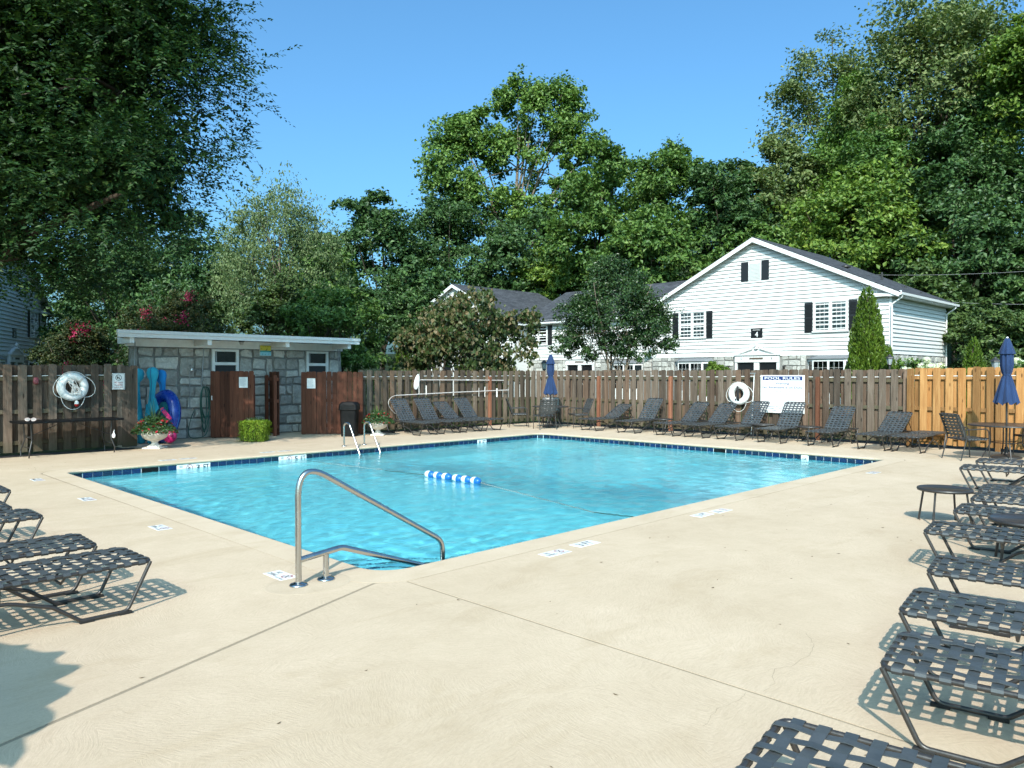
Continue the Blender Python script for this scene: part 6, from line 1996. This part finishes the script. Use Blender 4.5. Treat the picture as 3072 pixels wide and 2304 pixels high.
# arborvitae cones
def cone_tree(label, r_, d_, h, w, seed, n):
    t = thing('arborvitae', label, 'conifer', rd(r_, d_, -.07), 0, 'clipped arborvitae cones')
    rg = np.random.default_rng(seed)
    zf = 1 - np.sqrt(rg.random(n)) * .999
    prof = lambda q: (np.minimum(1, q / .08 + .72)) * np.power(np.clip(1 - q, 0, 1), .52)
    a = rg.random(n) * 2 * PI
    lump = 1 + .15 * np.sin(a * 5 + zf * 17 + seed) + .07 * np.sin(a * 11 - zf * 31)
    rr = w * prof(zf) * lump * (1 - .30 * rg.random(n) ** 2)
    C = np.stack([rr * np.cos(a), rr * np.sin(a), .15 + zf * (h - .15)], 1)
    outw = np.stack([np.cos(a), np.sin(a), np.full(n, .25)], 1)
    T = unit(np.stack([np.cos(a) * .45, np.sin(a) * .45, np.ones(n)], 1) + rg.normal(0, .28, (n, 3)))
    N = unit(np.cross(T, rg.normal(0, 1, (n, 3))) + outw * .3)
    s_ = h ** .4 * .075
    V, F = leaf_quads(C, T, N, rg.uniform(.8, 1.5, n) * s_, rg.uniform(.35, .6, n) * s_)
    inst('crown', np_mesh('crown', V, F, G_ARB), t)
    MB().lathe([(w * .62 * (1 - q) ** .55 if q < 1 else 0, .1 + q * (h * .93 - .1)) for q in (0, .15, .3, .5, .7, .85, .95, 1)], 12).build('branch_core', M_BARK, t)
    MB().tube([(0, 0, -.05), (0, 0, .4)], .07 * h / 3, 8).build('trunk', M_BARK, t)
cone_tree('tall arborvitae cone at the corner of the white house', 14.85, 31.5, 5.45, .92, 101, 15000)
cone_tree('small arborvitae right beside the tall cone', 15.1, 30.2, 2.95, .42, 102, 4500)
cone_tree('smallest arborvitae next to the hydrangeas', 15.75, 30.6, 2.45, .32, 103, 3000)
cone_tree('arborvitae cone standing alone behind the yellow fence', 15.95, 26.0, 3.05, .52, 104, 7000)
cone_tree('arborvitae behind the tan fence below the redbud', -4.8, 33.0, 3.1, .62, 105, 5000)

# hydrangeas behind the fence
def hydrangea(label, r_, d_, h, w, n, seed):
    t = thing('hydrangea', label, 'shrub', rd(r_, d_, -.07), 0, 'cream hydrangeas')
    me, Bc = crown_mesh('foliage', [(0, 0, h * .55, w, w, h * .42)], 40, 6, 8, .13, .09, G_MID, seed)
    inst('foliage', me, t)
    r2 = random.Random(seed)
    for k in range(n):
        a = r2.uniform(0, 2 * PI); e = r2.uniform(.35, 1.4)
        c = (w * math.cos(a) * math.cos(e), w * math.sin(a) * math.cos(e), h * .55 + h * .45 * math.sin(e))
        rg = np.random.default_rng(seed * 50 + k); m_ = 130
        d = unit(rg.normal(0, 1, (m_, 3))); C = np.array(c) + d * (.13, .13, .12)
        T = unit(np.cross(d, rg.normal(0, 1, (m_, 3))))
        V, F = leaf_quads(C, T, d, np.full(m_, .06), np.full(m_, .055), .05)
        inst('flower_head', np_mesh('flower_head', V, F, M_HYD), t)
    mb = MB()
    for k in range(6):
        a = r2.uniform(0, 2 * PI); mb.tube([(0, 0, 0), (w * .5 * math.cos(a), w * .5 * math.sin(a), h * .6)], .012, 5)
    mb.build('stem', M_BARK, t)
hydrangea('cream hydrangea beside the house corner', 14.75, 27.3, 2.35, .68, 15, 111)
hydrangea('cream hydrangea left of the lone arborvitae', 15.75, 28.0, 2.15, .55, 9, 112)
hydrangea('cream hydrangea behind the right-hand umbrella', 16.6, 25.0, 2.25, .60, 14, 113)

# ---------------------------------------------------------------- the big tree at the left
def big_tree():
    t = thing('elm_tree', 'huge dark elm overhanging the left fence', 'tree', rd(-12.6, 16.2, -.1), 0)
    def w(r_, d_, z): 
        p = rd(r_, d_) - rd(-12.6, 16.2); return (p.x, p.y, z)
    lob = [(*w(-9.6, 15.6, 7.2), 3.0, 3.0, 3.2), (*w(-7.8, 15.2, 7.4), 2.1, 2.1, 2.4), (*w(-8.4, 15.5, 9.4), 2.6, 2.6, 2.0), (*w(-7.4, 15.0, 8.7), 1.5, 1.5, 1.3), (*w(-7.7, 15.0, 5.4), 1.6, 1.6, 1.5),
           (*w(-9.1, 15.4, 5.4), 2.1, 2.1, 1.5), (*w(-11.4, 15.8, 5.4), 2.6, 2.6, 2.6), (*w(-12.4, 15.0, 8.5), 3.4, 3.4, 3.4), (*w(-10.0, 15.8, 11.5), 3.4, 3.4, 2.6), (*w(-10.6, 16.2, 4.3), 1.7, 1.7, 1.0), (*w(-13.4, 12.6, 7.0), 3.2, 3.2, 3.2), (*w(-14.5, 11.2, 10.0), 3.2, 3.2, 3.0)]
    L = np.array(lob); rg = np.random.default_rng(201)
    nbo = 800
    ar = L[:, 3] ** 2; pk = rg.choice(len(L), nbo, p=ar / ar.sum())
    d = unit(rg.normal(0, 1, (nbo, 3))); d[:, 2] = np.where(d[:, 2] < -.7, -d[:, 2], d[:, 2])
    rho = .55 + .47 * rg.random(nbo) ** .5
    Bc = L[pk, :3] + d * L[pk, 3:6] * rho[:, None]
    nt = 25
    bi = np.repeat(np.arange(nbo), nt); m_ = len(bi)
    P = Bc[bi] + rg.normal(0, .36, (m_, 3)) * (1, 1, .55)
    ow = unit(Bc - L[pk, :3])[bi]
    D0 = unit(ow * (1, 1, .6) + rg.normal(0, .6, (m_, 3)))
    ln = rg.uniform(.35, .75, m_)
    nl = 12
    Cs, Ts, Ns, Ls, Ws = [], [], [], [], []
    for k in range(nl):
        s_ = (k + .6) / nl
        pos = P + D0 * (ln * s_)[:, None] + np.array([0, 0, -1.]) * (.22 * ln * s_ ** 2)[:, None]
        tg = unit(D0 + np.array([0, 0, -.45]) * s_)
        sd = unit(np.cross(tg, (0, 0, 1.)) + 1e-4)
        sg = 1 if k % 2 else -1
        T = unit(tg * .6 + sd * sg * .8 + rg.normal(0, .22, (m_, 3)))
        N = unit(np.cross(sd, tg) * 1.0 + rg.normal(0, .30, (m_, 3))); N[:, 2] = np.abs(N[:, 2]); N = unit(N - T * (N * T).sum(1, keepdims=True))
        l_ = rg.uniform(.06, .135, m_)
        Cs.append(pos + T * (l_ * .5)[:, None]); Ts.append(T); Ns.append(N); Ls.append(l_); Ws.append(l_ * .46)
    V, F = leaf_quads(np.vstack(Cs), np.vstack(Ts), np.vstack(Ns), np.concatenate(Ls), np.concatenate(Ws), .06)
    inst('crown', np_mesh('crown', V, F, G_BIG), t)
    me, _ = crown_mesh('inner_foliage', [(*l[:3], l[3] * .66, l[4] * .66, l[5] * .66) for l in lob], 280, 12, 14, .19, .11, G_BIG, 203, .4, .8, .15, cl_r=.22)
    inst('inner_foliage', me, t)
    mb = MB(); r2 = random.Random(5)
    trunk = [Vector((0, 0, -.05)), Vector((.1, -.05, 1.5)), Vector((.25, -.15, 3.0)), Vector((.6, -.5, 5.0)), Vector((1.0, -.9, 7.5)), Vector((1.2, -1.1, 10.5))]
    mb.tube(trunk, [.42, .34, .30, .25, .18, .07], 12)
    for l in lob:
        c = Vector(l[:3]); s0 = trunk[2 if c.z < 7 else 3]
        mid = s0.lerp(c, .5) + Vector((0, 0, .5))
        mb.tube([s0, mid, c], [.15, .10, .05], 8)
        for k in range(9):
            b = Vector(Bc[r2.randrange(nbo)])
            if (b - c).length < l[3] * 1.3: mb.tube([c, c.lerp(b, .5) + Vector((0, 0, .15)), b], [.045, .03, .01], 6)
    mb.build('trunk', M_BARK, t)
big_tree()
# ---------------------------------------------------------------- unseen umbrella added left of the viewer, edge scalloped to shape its deck shadow
o = thing('shadow_parasol', 'unseen navy umbrella added to cast a fringed shadow on the deck', 'umbrella', (-2.22, 3.72, 0))
MB().tube([(0, 0, 0), (0, 0, 2.6)], .02, 8).build('pole', M_BRONZE, o)
MB().lathe([(.27, 0), (.27, .04), (.05, .08)], 24).build('base', M_BRONZE, o)
n = 220; vs = [(0, 0, 2.62)]; fs = []
for k, (r, z) in enumerate(((.7, 2.42), (1.35, 2.12), (1.37, 1.98))):
    for j in range(n):
        a = 2 * PI * j / n
        f = abs(math.sin(4 * a)); rr = r * (1 - .05 * f) * (1 + (.17 * abs(math.sin(14 * a)) if k == 2 else 0))
        zz = z - (.16 * (1 - abs(math.sin(16 * a))) if k == 2 else 0)
        vs.append((rr * math.cos(a), rr * math.sin(a), zz))
for j in range(n): fs.append((0, 1 + j, 1 + (j + 1) % n))
for k in range(2):
    for j in range(n): fs.append((1 + k*n + j, 1 + (k+1)*n + j, 1 + (k+1)*n + (j+1) % n, 1 + k*n + (j+1) % n))
MB().add(vs, fs).build('canopy', M_CANVAS, o)
